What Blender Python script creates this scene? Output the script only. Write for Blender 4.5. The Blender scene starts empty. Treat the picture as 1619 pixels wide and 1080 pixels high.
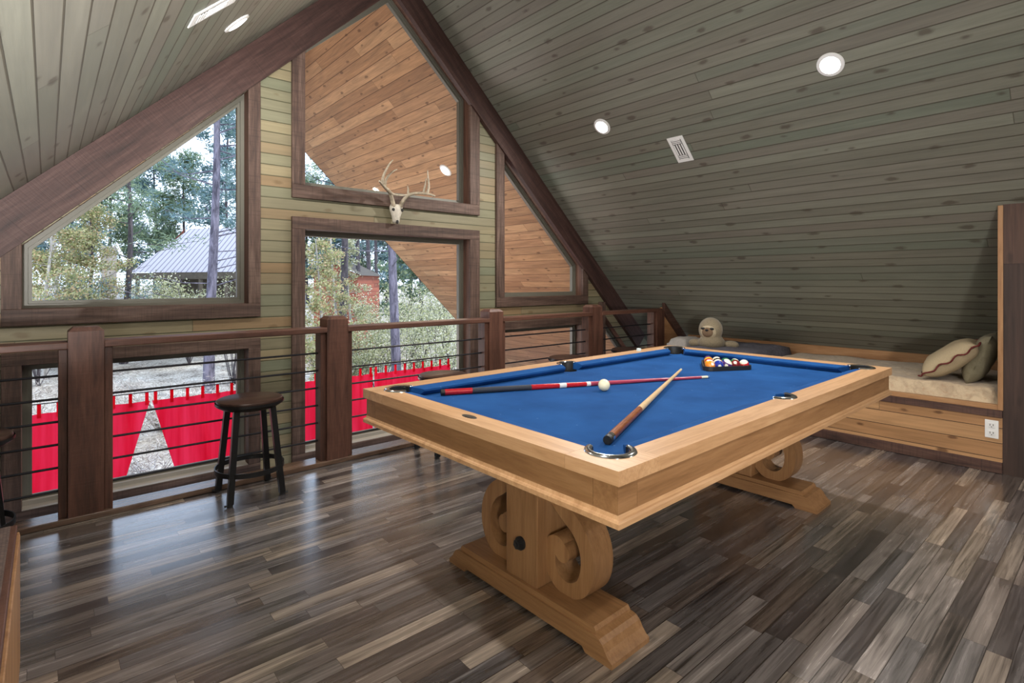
import bpy, bmesh, math, random
from mathutils import Vector, Matrix, noise
from mathutils.geometry import tessellate_polygon
C = bpy.context.collection
SC = bpy.context.scene
PI = math.pi
rnd = random.Random(7)

# ------------------------------------------------------------------ node helpers
class NT:
    def __init__(s, name):
        s.m = bpy.data.materials.new(name); s.m.use_nodes = True
        s.t = s.m.node_tree; s.t.nodes.clear()
        s.out = s.t.nodes.new('ShaderNodeOutputMaterial')
    def n(s, typ, ins=None, **props):
        nd = s.t.nodes.new(typ)
        for k, v in props.items(): setattr(nd, k, v)
        for k, v in (ins or {}).items(): s.set(nd.inputs[k], v)
        return nd
    def set(s, sock, v):
        if hasattr(v, 'is_output'): s.t.links.new(v, sock)
        elif isinstance(v, (tuple, list)) and len(v) == 3 and sock.type == 'RGBA': sock.default_value = (*v, 1)
        else: sock.default_value = v
    def math(s, op, a, b=0.0, c=0.0):
        nd = s.n('ShaderNodeMath', {0: a, 1: b, 2: c}, operation=op); return nd.outputs[0]
    def mix(s, f, a, b, blend='MIX'):
        nd = s.n('ShaderNodeMix', data_type='RGBA', blend_type=blend)
        s.set(nd.inputs[0], f); s.set(nd.inputs[6], a); s.set(nd.inputs[7], b); return nd.outputs[2]
    def ramp(s, f, stops, interp='LINEAR'):
        nd = s.n('ShaderNodeValToRGB', {0: f}); cr = nd.color_ramp; cr.interpolation = interp
        while len(cr.elements) < len(stops): cr.elements.new(0.5)
        for e, (p, c) in zip(cr.elements, stops):
            e.position = p; e.color = (*c, 1) if len(c) == 3 else c
        return nd.outputs[0]
    def xyz(s, x, y, z): return s.n('ShaderNodeCombineXYZ', {0: x, 1: y, 2: z}).outputs[0]
    def noise(s, vec, scale=1.0, detail=3.0, rough=0.55, dist=0.0):
        return s.n('ShaderNodeTexNoise', {'Vector': vec, 'Scale': scale, 'Detail': detail, 'Roughness': rough, 'Distortion': dist}).outputs[0]
    def bump(s, h, strength=0.3, dist=0.005):
        return s.n('ShaderNodeBump', {'Height': h, 'Strength': strength, 'Distance': dist}).outputs[0]
    def bsdf(s, col, rough=0.5, normal=None, **kw):
        b = s.n('ShaderNodeBsdfPrincipled', {'Base Color': col, 'Roughness': rough})
        if normal is not None: s.set(b.inputs['Normal'], normal)
        for k, v in kw.items(): s.set(b.inputs[k.replace('_', ' ')], v)
        s.t.links.new(b.outputs[0], s.out.inputs[0]); return b

def srgb(r, g, b):
    f = lambda c: c/255/12.92 if c/255 <= .04045 else ((c/255+.055)/1.055)**2.4
    return (f(r), f(g), f(b))

def plank_mat(name, pal, w, L, groove=0.05, gcol=(.02,.018,.012), grain=0.45, knots=0.5, rough=0.6, spec=0.4,
              knot_col=(.03,.02,.012), bump=0.4, gs=1.0, kscale=1.0, coat=0.0):
    """planks over the UV map, in metres: u runs across the planks, v along them"""
    t = NT(name)
    uv = t.n('ShaderNodeUVMap').outputs[0]
    sp = t.n('ShaderNodeSeparateXYZ', {0: uv}); u, v = sp.outputs[0], sp.outputs[1]
    a = t.math('DIVIDE', u, w); row = t.math('FLOOR', a); fr = t.math('FRACT', a)
    wn = t.n('ShaderNodeTexWhiteNoise', {'W': row}, noise_dimensions='1D').outputs[0]
    b = t.math('ADD', t.math('DIVIDE', v, L), t.math('MULTIPLY', wn, 7.31))
    col = t.math('FLOOR', b); fb = t.math('FRACT', b)
    rd = t.n('ShaderNodeTexWhiteNoise', {'Vector': t.xyz(row, col, 0.0)}, noise_dimensions='2D')
    rv = rd.outputs[0]
    base = t.ramp(rv, [(i/max(1, len(pal)-1), c) for i, c in enumerate(pal)])
    off = t.math('MULTIPLY', rv, 37.0)
    g1 = t.noise(t.xyz(t.math('MULTIPLY', u, 90*gs), t.math('MULTIPLY', v, 2.6*gs), off), 1.0, 5, .65, .6)
    g2 = t.noise(t.xyz(t.math('MULTIPLY', u, 14*gs), t.math('MULTIPLY', v, 1.3*gs), off), 1.0, 3, .6, 1.2)
    gm = t.math('ADD', t.math('MULTIPLY', g1, .5), t.math('MULTIPLY', g2, .5))
    gf = t.n('ShaderNodeMapRange', {0: gm, 1: .34, 2: .66, 3: 1-grain, 4: 1+grain*.55}).outputs[0]
    c1 = t.mix(1.0, base, t.xyz(gf, gf, gf), 'MULTIPLY')
    if knots > 0:
        kv = t.xyz(t.math('MULTIPLY', u, 5.2*kscale), t.math('MULTIPLY', v, 2.3*kscale), 0.0)
        wob = t.noise(t.xyz(t.math('MULTIPLY', u, 30), t.math('MULTIPLY', v, 16), 0.0), 1.0, 2)
        vo = t.n('ShaderNodeTexVoronoi', {'Vector': kv, 'Scale': 1.0, 'Randomness': 1.0}, voronoi_dimensions='2D')
        kd = t.math('ADD', vo.outputs[0], t.math('MULTIPLY', t.math('SUBTRACT', wob, .5), .12))
        kr = t.math('MULTIPLY', t.n('ShaderNodeSeparateXYZ', {0: vo.outputs[1]}).outputs[0], .065)
        kf = t.n('ShaderNodeMapRange', {0: kd, 1: kr, 2: t.math('ADD', kr, .06), 3: knots, 4: 0.0}).outputs[0]
        c1 = t.mix(kf, c1, knot_col)
    e = t.math('MINIMUM', fr, t.math('SUBTRACT', 1.0, fr))
    gr = t.n('ShaderNodeMapRange', {0: e, 1: groove*.5, 2: groove, 3: 1.0, 4: 0.0}).outputs[0]
    eb = t.math('MULTIPLY', t.math('MINIMUM', fb, t.math('SUBTRACT', 1.0, fb)), L/w)
    ge = t.n('ShaderNodeMapRange', {0: eb, 1: groove*.3, 2: groove*.6, 3: .8, 4: 0.0}).outputs[0]
    gg = t.math('MAXIMUM', gr, ge)
    c2 = t.mix(gg, c1, gcol)
    h = t.math('SUBTRACT', t.math('MULTIPLY', gm, .25), gg)
    rr = t.math('ADD', rough, t.math('MULTIPLY', t.math('SUBTRACT', gm, .5), .25))
    t.bsdf(c2, rr, t.bump(h, bump, .006), Specular_IOR_Level=spec, Coat_Weight=coat, Coat_Roughness=.2)
    return t.m

def wood_mat(name, c_dark, c_mid, c_light, axis='x', scale=1.0, rough=0.5, spec=0.4, bump=0.15, saw=0.0, stretch=14.0):
    """solid timber, grain along the object's own axis"""
    t = NT(name)
    oc = t.n('ShaderNodeTexCoord').outputs['Object']
    sc = [stretch*scale]*3; sc['xyz'.index(axis)] = 1.2*scale
    mp = t.n('ShaderNodeMapping', {'Vector': oc, 'Scale': tuple(sc)}).outputs[0]
    oi = t.n('ShaderNodeObjectInfo').outputs['Random']
    mp = t.n('ShaderNodeVectorMath', {0: mp, 1: t.xyz(t.math('MULTIPLY', oi, 19.0), t.math('MULTIPLY', oi, 31.0), t.math('MULTIPLY', oi, 11.0))}, operation='ADD').outputs[0]
    n1 = t.noise(mp, 1.0, 4, .6, 1.0)
    n2 = t.noise(mp, 5.5, 5, .65, .4)
    f = t.math('ADD', t.math('MULTIPLY', n1, .6), t.math('MULTIPLY', n2, .4))
    col = t.ramp(f, [(.3, c_dark), (.5, c_mid), (.72, c_light)])
    h = f
    if saw > 0:
        sv = [3.0]*3; sv['xyz'.index(axis)] = 70.0
        s1 = t.noise(t.n('ShaderNodeMapping', {'Vector': oc, 'Scale': tuple(sv)}).outputs[0], 1.0, 3, .6)
        col = t.mix(t.n('ShaderNodeMapRange', {0: s1, 1: .52, 2: .7, 3: 0.0, 4: saw}).outputs[0], col, c_dark)
        h = t.math('ADD', f, t.math('MULTIPLY', s1, .8))
    t.bsdf(col, rough, t.bump(h, bump, .004), Specular_IOR_Level=spec)
    return t.m

def plain(name, col, rough=0.5, metal=0.0, noise_amt=0.0, nscale=60.0, bump=0.0, spec=0.5, **kw):
    t = NT(name); c = col; nrm = None
    if noise_amt or bump:
        oc = t.n('ShaderNodeTexCoord').outputs['Object']
        nz = t.noise(oc, nscale, 4, .6)
        if noise_amt:
            f = t.n('ShaderNodeMapRange', {0: nz, 1: .3, 2: .7, 3: 1-noise_amt, 4: 1+noise_amt}).outputs[0]
            c = t.mix(1.0, col, t.xyz(f, f, f), 'MULTIPLY')
        if bump: nrm = t.bump(nz, bump, .004)
    t.bsdf(c, rough, nrm, Metallic=metal, Specular_IOR_Level=spec, **kw)
    return t.m

def emis(name, col, strength):
    t = NT(name); e = t.n('ShaderNodeEmission', {'Color': col, 'Strength': strength})
    t.t.links.new(e.outputs[0], t.out.inputs[0]); return t.m

# ------------------------------------------------------------------ mesh helpers
class MB:
    def __init__(s): s.b = bmesh.new(); s.uv = s.b.loops.layers.uv.new('UVMap')
    def face(s, vs, uvs=None, mi=0):
        bv = [s.b.verts.new(v) for v in vs]
        try: f = s.b.faces.new(bv)
        except ValueError: return None
        f.material_index = mi
        if uvs:
            for l, q in zip(f.loops, uvs): l[s.uv].uv = q
        return f
    def add(s, verts, faces, mi=0):
        bv = [s.b.verts.new(v) for v in verts]; out = []
        for f in faces:
            try:
                q = s.b.faces.new([bv[i] for i in f]); q.material_index = mi; out.append(q)
            except ValueError: pass
        return bv, out
    def box(s, x0, x1, y0, y1, z0, z1, bev=0.0, M=None):
        x0, x1 = min(x0, x1), max(x0, x1); y0, y1 = min(y0, y1), max(y0, y1); z0, z1 = min(z0, z1), max(z0, z1)
        vs = [Vector((x, y, z)) for x in (x0, x1) for y in (y0, y1) for z in (z0, z1)]
        if M: vs = [M @ v for v in vs]
        bv, fs = s.add(vs, [(0,1,3,2),(4,6,7,5),(0,4,5,1),(2,3,7,6),(0,2,6,4),(1,5,7,3)])
        if bev > 0:
            es = list({e for f in fs for e in f.edges})
            bmesh.ops.bevel(s.b, geom=es, offset=bev, segments=2, affect='EDGES', profile=.5)
        return s
    def prism(s, poly, axis, a0, a1, bev=0.0, mi=0):
        """poly: 2D points in the two other axes (order x<y<z), extruded along axis from a0 to a1"""
        def P(p, a):
            return {'x': (a, p[0], p[1]), 'y': (p[0], a, p[1]), 'z': (p[0], p[1], a)}[axis]
        n = len(poly)
        b0 = [s.b.verts.new(P(p, a0)) for p in poly]; b1 = [s.b.verts.new(P(p, a1)) for p in poly]
        fs = []
        tri = tessellate_polygon([[Vector((p[0], p[1], 0)) for p in poly]])
        if n <= 4: fs += [s.b.faces.new(b0), s.b.faces.new(b1[::-1])]
        else:
            for t in tri:
                for bb in (b0, b1):
                    try: fs.append(s.b.faces.new([bb[i] for i in t]))
                    except ValueError: pass
        for i in range(n):
            j = (i+1) % n
            fs.append(s.b.faces.new((b0[i], b0[j], b1[j], b1[i])))
        for f in fs: f.material_index = mi
        bmesh.ops.recalc_face_normals(s.b, faces=fs)
        return s
    def cyl(s, p0, p1, r0, r1=None, n=16, caps=True):
        r1 = r0 if r1 is None else r1
        p0, p1 = Vector(p0), Vector(p1); d = (p1-p0).normalized()
        a = d.orthogonal().normalized(); c = d.cross(a)
        vs = []
        for p, r in ((p0, r0), (p1, r1)):
            for i in range(n):
                q = 2*PI*i/n; vs.append(p+(a*math.cos(q)+c*math.sin(q))*r)
        fs = [(i, (i+1) % n, n+(i+1) % n, n+i) for i in range(n)]
        if caps: fs += [tuple(range(n))[::-1], tuple(range(n, 2*n))]
        s.add(vs, fs); return s
    def tube(s, pts, rad, n=8, closed=False, caps=True):
        pts = [Vector(p) for p in pts]; m = len(pts)
        rr = rad if isinstance(rad, (list, tuple)) else [rad]*m
        vs = []; up = None
        for i, p in enumerate(pts):
            if closed: d = (pts[(i+1) % m]-pts[i-1])
            else: d = pts[min(i+1, m-1)]-pts[max(i-1, 0)]
            d.normalize()
            if up is None: up = d.orthogonal().normalized()
            up = (up-d*up.dot(d))
            if up.length < 1e-6: up = d.orthogonal()
            up.normalize(); c = d.cross(up)
            for k in range(n):
                q = 2*PI*k/n; vs.append(p+(up*math.cos(q)+c*math.sin(q))*rr[i])
        fs = []
        for i in range(m if closed else m-1):
            j = (i+1) % m
            for k in range(n): fs.append((i*n+k, i*n+(k+1) % n, j*n+(k+1) % n, j*n+k))
        if caps and not closed: fs += [tuple(range(n))[::-1], tuple(range((m-1)*n, m*n))]
        s.add(vs, fs); return s
    def lathe(s, prof, c=(0,0,0), n=32, M=None):
        c = Vector(c); vs = []; m = len(prof)
        for r, z in prof:
            for k in range(n):
                q = 2*PI*k/n; v = Vector((r*math.cos(q), r*math.sin(q), z)); vs.append((M @ v if M else v)+c)
        fs = [(i*n+k, i*n+(k+1) % n, (i+1)*n+(k+1) % n, (i+1)*n+k) for i in range(m-1) for k in range(n)]
        s.add(vs, fs); return s
    def ball(s, c, r, sc=(1,1,1), n=20, M=None):
        prof = [(math.sin(PI*i/n), -math.cos(PI*i/n)) for i in range(n+1)]
        c = Vector(c); S = Matrix.Diagonal((r*sc[0], r*sc[1], r*sc[2])); 
        MM = (M.to_3x3() @ S) if M else S
        prof = [(max(a, 1e-5), b) for a, b in prof]
        return s.lathe(prof, c, n*2 if n < 14 else 28, MM)
    def build(s, name, mat, parent=None, smooth=False, off=None, loc=None):
        """vertices are given in world space; parent is an Empty (unrotated) unless loc/off say otherwise"""
        me = bpy.data.meshes.new(name)
        bmesh.ops.remove_doubles(s.b, verts=s.b.verts, dist=1e-6)
        bmesh.ops.recalc_face_normals(s.b, faces=s.b.faces)
        o = bpy.data.objects.new(name, me); C.objects.link(o)
        if parent is not None:
            o.parent = parent
            w = wloc(parent) if off is None else Vector(off)
            bmesh.ops.translate(s.b, verts=s.b.verts, vec=-w)
        elif loc is not None:
            bmesh.ops.translate(s.b, verts=s.b.verts, vec=-Vector(loc)); o.location = loc
        s.b.to_mesh(me); s.b.free()
        for m in (mat if isinstance(mat, (list, tuple)) else [mat]): me.materials.append(m)
        if smooth:
            me.polygons.foreach_set('use_smooth', [True]*len(me.polygons))
            if smooth != 'all':
                try: me.set_sharp_from_angle(angle=math.radians(40))
                except Exception: pass
        return o

def wloc(o):
    v = Vector((0,0,0))
    while o is not None: v += o.location; o = o.parent
    return v
def tag(o, label=None, cat=None, group=None, kind=None):
    if label: o['label'] = label
    if cat: o['category'] = cat
    if group: o['group'] = group
    if kind: o['kind'] = kind
    return o
def thing(name, label, cat, loc=(0,0,0), rz=0.0, group=None):
    o = bpy.data.objects.new(name, None); C.objects.link(o); o.location = loc; o.rotation_euler = (0,0,rz)
    o.empty_display_size = .05
    return tag(o, label, cat, group)
def struct(o, name=None): o['kind'] = 'structure'; return o
def sempty(name, loc=(0,0,0)):
    o = bpy.data.objects.new(name, None); C.objects.link(o); o.location = loc; o['kind'] = 'structure'; return o
def dup(root, loc, rz=0.0, label=None, group=None):
    r = root.copy(); C.objects.link(r); r.location = loc; r.rotation_euler = (0,0,rz)
    if label: r['label'] = label
    if group: r['group'] = group
    for ch in list(root.children):
        c = ch.copy(); C.objects.link(c); c.parent = r
        for g in list(ch.children):
            d = g.copy(); C.objects.link(d); d.parent = c
    return r
def catmull(pts, k=8):
    P = [Vector(p) for p in pts]; out = []
    for i in range(len(P)-1):
        a, b, c, d = P[max(i-1,0)], P[i], P[i+1], P[min(i+2,len(P)-1)]
        for j in range(k):
            t = j/k
            out.append(.5*((2*b)+(-a+c)*t+(2*a-5*b+4*c-d)*t*t+(-a+3*b-3*c+d)*t**3))
    out.append(P[-1]); return out

# ------------------------------------------------------------------ camera
H = 1.274
cam = bpy.data.cameras.new('camera'); co = bpy.data.objects.new('camera', cam); C.objects.link(co)
yaw = math.atan2(852, 987.5)
co.location = (0, 0, H); co.rotation_euler = (PI/2, 0, -yaw)
cam.sensor_width = 36; cam.lens = 852/1619*36; cam.shift_y = -95/1619; cam.clip_end = 400; cam.clip_start = .03
SC.camera = co

# ------------------------------------------------------------------ materials
M = {}
M['floor'] = plank_mat('floor_vinyl', [srgb(64,58,57), srgb(110,104,102), srgb(84,80,80), srgb(138,129,124), srgb(104,92,84), srgb(72,67,69), srgb(160,145,131), srgb(98,93,92)],
                       .068, .62, groove=.025, gcol=srgb(38,33,31), grain=.9, knots=.3, rough=.25, spec=.9, bump=.10, knot_col=srgb(40,33,28), gs=.8, coat=.7)
M['ceil'] = plank_mat('ceiling_boards', [srgb(111,113,101), srgb(119,119,106), srgb(109,106,95), srgb(123,123,110), srgb(114,109,99), srgb(107,112,99)],
                      .083, 11.0, groove=.055, gcol=srgb(72,67,56), grain=.2, knots=.6, rough=.5, spec=.35, knot_col=srgb(58,46,36), kscale=.9)
M['wall'] = plank_mat('gable_boards', [srgb(134,123,96), srgb(120,119,97), srgb(146,132,102), srgb(114,117,96), srgb(138,114,84), srgb(126,123,100)],
                      .0835, 3.1, groove=.055, gcol=srgb(74,72,50), grain=.18, knots=.5, rough=.55, knot_col=srgb(96,74,46))
M['soffit'] = plank_mat('soffit_boards', [srgb(170,130,94), srgb(186,144,104), srgb(158,118,84), srgb(194,154,114), srgb(176,134,98)],
                        .13, 2.6, groove=.03, gcol=srgb(84,54,34), grain=.42, knots=.6, rough=.6, knot_col=srgb(66,40,26), kscale=1.0)
M['bench_planks'] = plank_mat('bench_boards', [srgb(168,126,86), srgb(184,142,100), srgb(158,116,78)], .1, 2.4, groove=.03, gcol=srgb(58,36,22),
                        grain=.3, knots=.7, rough=.45, knot_col=srgb(70,38,20), kscale=1.2)
M['dark_planks'] = plank_mat('reclaimed_boards', [srgb(66,46,38), srgb(78,56,46), srgb(58,42,36)], .22, 2.6, groove=.012, gcol=srgb(24,16,14), grain=.5, knots=.4,
                        rough=.65, knot_col=srgb(28,18,14))
for ax in 'xyz':
    M['dark_'+ax] = wood_mat('dark_timber_'+ax, srgb(36,24,20), srgb(74,50,42), srgb(104,76,64), ax, rough=.6, bump=.5, saw=.5, stretch=16)
    M['trim_'+ax] = wood_mat('window_casing_'+ax, srgb(42,31,26), srgb(84,64,55), srgb(124,102,90), ax, rough=.65, bump=.45, saw=.4, stretch=18)
    M['post_'+ax] = wood_mat('post_timber_'+ax, srgb(46,29,23), srgb(86,56,45), srgb(114,78,64), ax, rough=.5, bump=.3, saw=.12, stretch=14)
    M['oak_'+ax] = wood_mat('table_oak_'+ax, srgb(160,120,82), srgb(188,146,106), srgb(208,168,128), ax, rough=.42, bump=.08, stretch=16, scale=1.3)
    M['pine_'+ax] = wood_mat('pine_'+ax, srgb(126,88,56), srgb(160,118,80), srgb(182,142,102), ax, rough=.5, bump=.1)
    M['oakdk_'+ax] = wood_mat('apron_oak_'+ax, srgb(116,81,50), srgb(144,105,69), srgb(164,124,85), ax, rough=.45, bump=.08, stretch=16, scale=1.3)  # table oak again, darker: shade of apron and pedestals put into the colour
M['plate'] = wood_mat('plate_timber', srgb(58,42,34), srgb(98,76,62), srgb(128,104,88), 'x', rough=.22, spec=.6, bump=.1)
M['beam'] = wood_mat('rafter_timber', srgb(38,26,23), srgb(68,46,41), srgb(92,69,63), 'x', rough=.6, bump=.5, saw=.3, stretch=14)
M['sash'] = plain('grey_vinyl_frame', srgb(104,101,90), .45)
M['sill'] = plain('pale_grey_sill', srgb(158,152,142), .4)
M['jamb'] = wood_mat('jamb_timber', srgb(58,38,30), srgb(92,64,52), srgb(120,90,74), 'z', rough=.6, bump=.2)
M['steel_black'] = plain('black_steel', srgb(40,40,42), .38, .6)
M['cable'] = plain('rebar_steel', srgb(34,34,40), .45, .5)
M['chrome'] = plain('chrome', (.8,.8,.82), .12, 1.0)
M['black'] = plain('black_rubber', (.012,.012,.013), .55)
M['white'] = plain('white_plastic', srgb(224,222,220), .4)
M['grille_dark'] = plain('dark_slot', (.03,.028,.026), .8)
M['lamp'] = emis('lamp_diffuser', (1.0,.97,.92), 9.0)
# glass: thin clear pane
t = NT('window_glass')
tr = t.n('ShaderNodeBsdfTransparent', {'Color': (.97,.98,.98)}); gl = t.n('ShaderNodeBsdfGlossy', {'Color': (1,1,1), 'Roughness': .02})
ms = t.n('ShaderNodeMixShader', {0: .015, 1: tr.outputs[0], 2: gl.outputs[0]}); t.t.links.new(ms.outputs[0], t.out.inputs[0]); M['glass'] = t.m

# ------------------------------------------------------------------ room shell
XR, ZR, S = 2.305, 4.164, .9625
def roof(x): return ZR - S*abs(x-XR)
YB, YW, YO = -3.3, 4.34, 8.74       # back wall, gable wall face, outer edge of the porch roof
XL, XK, XN = -1.43, 4.78, 6.03      # left knee wall, right knee wall / bench front, back of the bench nook
def quad(b, p, uv): b.face(p, uv)
# floor
b = MB(); Y1 = 3.79
b.face([(XL,YB,0),(XN+.1,YB,0),(XN+.1,Y1,0),(XL,Y1,0)], [(YB,XL),(YB,XN+.1),(Y1,XN+.1),(Y1,XL)])
b.face([(XL,Y1,0),(XN+.1,Y1,0),(XN+.1,Y1,-.3),(XL,Y1,-.3)], [(0,XL),(0,XN),(.3,XN),(.3,XL)])
struct(b.build('floor', M['floor']))
b = MB(); b.box(XL-.6, XN+.9, Y1, 4.53, -.42, -.36); struct(b.build('floor_ledge', M['dark_x']))  # slab added across the open gap to keep outside light from leaking in
# ceiling, two slopes
sl = math.sqrt(1+S*S)
b = MB()
def slope(b, xa, xb, y0, y1, dz=0.0):
    da, db = abs(xa-XR)*sl, abs(xb-XR)*sl
    b.face([(xa,y0,roof(xa)+dz),(xb,y0,roof(xb)+dz),(xb,y1,roof(xb)+dz),(xa,y1,roof(xa)+dz)], [(da,y0),(db,y0),(db,y1),(da,y1)])
slope(b, XR, XL-.6, YB, YW); slope(b, XR, XN+.9, YB, YW)
struct(b.build('ceiling', M['ceil']))
b = MB(); slope(b, XR, XL-.8, YW, YO, .0); slope(b, XR, 7.6, YW, YO, .0)
struct(b.build('porch_ceiling', M['soffit']))
b = MB(); slope(b, XR, XL-.8, YB-.3, YO+.02, .16); slope(b, XR, 7.6, YB-.3, YO+.02, .16); struct(b.build('roof', M['dark_x']))
b = MB()
for x1 in (XL-.8, 7.6):
    b.face([(XR,YO+.01,roof(XR)-.0),(x1,YO+.01,roof(x1)-.0),(x1,YO+.01,roof(x1)+.17),(XR,YO+.01,roof(XR)+.17)])
struct(b.build('trim_fascia', M['black']))
# gable wall with its openings
OPEN = {
 1: [(-.115,1.109),(1.134,1.109),(1.134,2.70),(-.115,1.49)],
 2: [(1.553,2.04),(3.175,2.04),(3.175,3.10),(2.345,3.87),(1.553,3.165)],
 3: [(1.553,-.09),(3.175,-.09),(3.175,1.69),(1.553,1.69)],
 4: [(3.62,1.107),(4.84,1.107),(4.84,1.47),(3.62,2.64)],
 5: [(3.62,-.09),(4.84,-.09),(4.84,.765),(3.62,.765)],
 6: [(-.115,-.09),(1.134,-.09),(1.134,.775),(-.115,.775)],
 7: [(5.26,-.09),(6.22,-.09),(5.26,.87)],
}
b = MB()
outer = [(XL-.6,-.42),(XN+.9,-.42),(XN+.9,roof(XN+.9)),(XR,ZR),(XL-.6,roof(XL-.6))]
loops = [outer]+list(OPEN.values())
flat = [p for l in loops for p in l]
tris = tessellate_polygon([[Vector((p[0],p[1],0)) for p in l] for l in loops])
for y in (YW, YW+.18):
    for tr3 in tris:
        ps = [flat[i] for i in tr3]; b.face([(p[0],y,p[1]) for p in ps], [(p[1],p[0]) for p in ps])
for l in OPEN.values():
    for i in range(len(l)):
        p, q = l[i], l[(i+1) % len(l)]
        b.face([(p[0],YW,p[1]),(q[0],YW,q[1]),(q[0],YW+.18,q[1]),(p[0],YW+.18,p[1])], mi=1)
struct(b.build('wall_gable', [M['wall'], M['jamb']]))
# other walls
b = MB(); b.face([(XL-.6,YB,0),(XN+.9,YB,0),(XN+.9,YB,roof(XN+.9)),(XR,YB,ZR),(XL-.6,YB,roof(XL-.6))], [(0,XL),(0,XN),(.3,XN),(ZR,XR),(.3,XL)])
struct(b.build('wall_back', M['wall']))
b = MB(); zk = roof(XL); b.face([(XL,YB,0),(XL,Y1,0),(XL,Y1,zk),(XL,YB,zk)], [(0,YB),(0,Y1),(zk,Y1),(zk,YB)]); struct(b.build('wall_left', M['wall']))
zk = roof(XK)
b = MB(); b.face([(XK,YB,0),(XK,.578,0),(XK,.578,zk+.01),(XK,YB,zk+.01)], [(YB,0),(.575,0),(.575,zk),(YB,zk)])
b.face([(XK,.578,0),(XN+.1,.578,0),(XN+.1,.578,roof(XN)),(XK,.578,zk)], [(0,0),(1.3,0),(1.3,.6),(0,zk)])
struct(b.build('wall_right', M['dark_planks']))
b = MB(); b.box(XK-.006, XK+.02, .575, .602, .42, zk-.005, .002); struct(b.build('trim_nook', M['pine_z']))
# rafters against the gable wall
def rafter(name, x0, x1, depth, y0, y1):
    ang = math.atan2(roof(x1)-roof(x0), x1-x0); L = math.hypot(x1-x0, roof(x1)-roof(x0))
    b = MB(); b.box(0, L, y0, y1, -depth, -.002, .004)
    o = b.build(name, M['beam']); o.location = (x0, 0, roof(x0)); o.rotation_euler = (0, -ang, 0); struct(o)
def rafter_poly(name, sgn, depthv, y0, y1):
    # a sloped beam cut plumb at the ridge; depthv is its vertical depth
    ang = math.atan(S); L = 5.2
    b = MB(); d = depthv*math.cos(ang)
    # in beam space: local x from ridge down the slope; plumb cut at ridge
    poly = [(0,-.002),(L,-.002),(L,-d),(-d*math.tan(ang)*-1,-d)]
    b.prism(poly, 'y', y0, y1)
    o = b.build(name, M['beam']); o.location = (XR, 0, ZR)
    if sgn > 0: o.rotation_euler = (0, ang, 0)
    else: o.rotation_euler = (0, ang, 0); o.scale = (-1, 1, 1); o.rotation_euler = (0, -ang, 0)
    struct(o)
rafter_poly('trim_1', -1, .335, 4.29, YW)
rafter_poly('trim_2', +1, .30, 4.29, YW)

# windows: casing boards, grey sash, pane
def clip_top(x): return roof(x)-.25
YC0, YC1 = 4.312, 4.345
def inset(poly, d):
    n = len(poly); out = []
    area = sum(poly[i][0]*poly[(i+1)%n][1]-poly[(i+1)%n][0]*poly[i][1] for i in range(n))
    sg = 1 if area > 0 else -1
    for i in range(n):
        p0, p1, p2 = Vector(poly[i-1]), Vector(poly[i]), Vector(poly[(i+1)%n])
        a = (p1-p0).normalized(); c = (p2-p1).normalized()
        na = Vector((-a.y, a.x))*sg; nc = Vector((-c.y, c.x))*sg
        k = 1+na.dot(nc); q = p1+(na+nc)*(d/k); out.append((q.x, q.y))
    return out
CAS = {  # casing boards: (x0,x1,z0,z1,axis) or polygon
 1: [('x',-.204,1.219,1.010,1.109), ('z',1.134,1.219,1.109,2.86), ('z',-.204,-.115,1.109,1.60)],
 2: [('x',1.452,3.294,1.935,2.04), ('z',1.452,1.553,2.04,3.20), ('z',3.175,3.294,2.04,3.06)],
 3: [('x',1.452,3.294,1.69,1.786), ('z',1.452,1.553,-.09,1.69), ('z',3.175,3.294,-.09,1.69), ('x',1.452,3.294,-.19,-.09)],
 4: [('x',3.515,4.935,1.007,1.107), ('z',3.515,3.62,1.107,2.82), ('z',4.84,4.935,1.107,1.52)],
 5: [('x',3.515,4.935,.765,.85), ('z',3.515,3.62,-.09,.765), ('z',4.84,4.935,-.09,.765), ('x',3.515,4.935,-.19,-.09)],
 6: [('x',-.204,1.219,.775,.85), ('z',1.134,1.219,-.09,.775), ('z',-.204,-.115,-.09,.775), ('x',-.204,1.219,-.19,-.09)],
 7: [('z',5.15,5.26,-.09,1.02), ('x',5.15,6.4,-.19,-.09)],
}
for k, op in OPEN.items():
    cx = sum(p[0] for p in op)/len(op)
    w = sempty('window_%d' % k, (cx, YW, op[0][1]))
    for ax, x0, x1, z0, z1 in CAS[k]:
        b = MB(); b.box(x0, x1, YC0, YC1, z0, z1, .003); b.build('casing', M['trim_'+ax], w)
    inn = inset(op, .045); n = len(op)
    b = MB()
    for y0, y1, p0, p1 in ((4.43, 4.50, op, inset(op, .026)), (4.445, 4.485, inset(op, .024), inn)):
        for i in range(n):
            j = (i+1) % n
            P = [p0[i], p0[j], p1[j], p1[i]]
            b.prism(P, 'y', y0, y1)
    b.build('sash', M['sash'], w)
    b = MB(); b.face([(p[0], 4.465, p[1]) for p in inset(op, .03)]); b.build('pane', M['glass'], w)
    if op[0][1] < 0:
        b = MB(); b.prism([(4.318,op[0][1]-.012),(4.432,op[0][1]-.012),(4.432,op[0][1]+.030),(4.40,op[0][1]+.030),(4.392,op[0][1]+.006),(4.318,op[0][1]+.004)], 'x', op[0][0]+.001, max(q[0] for q in op)-.001); b.build('sill', M['sill'], w)
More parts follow.
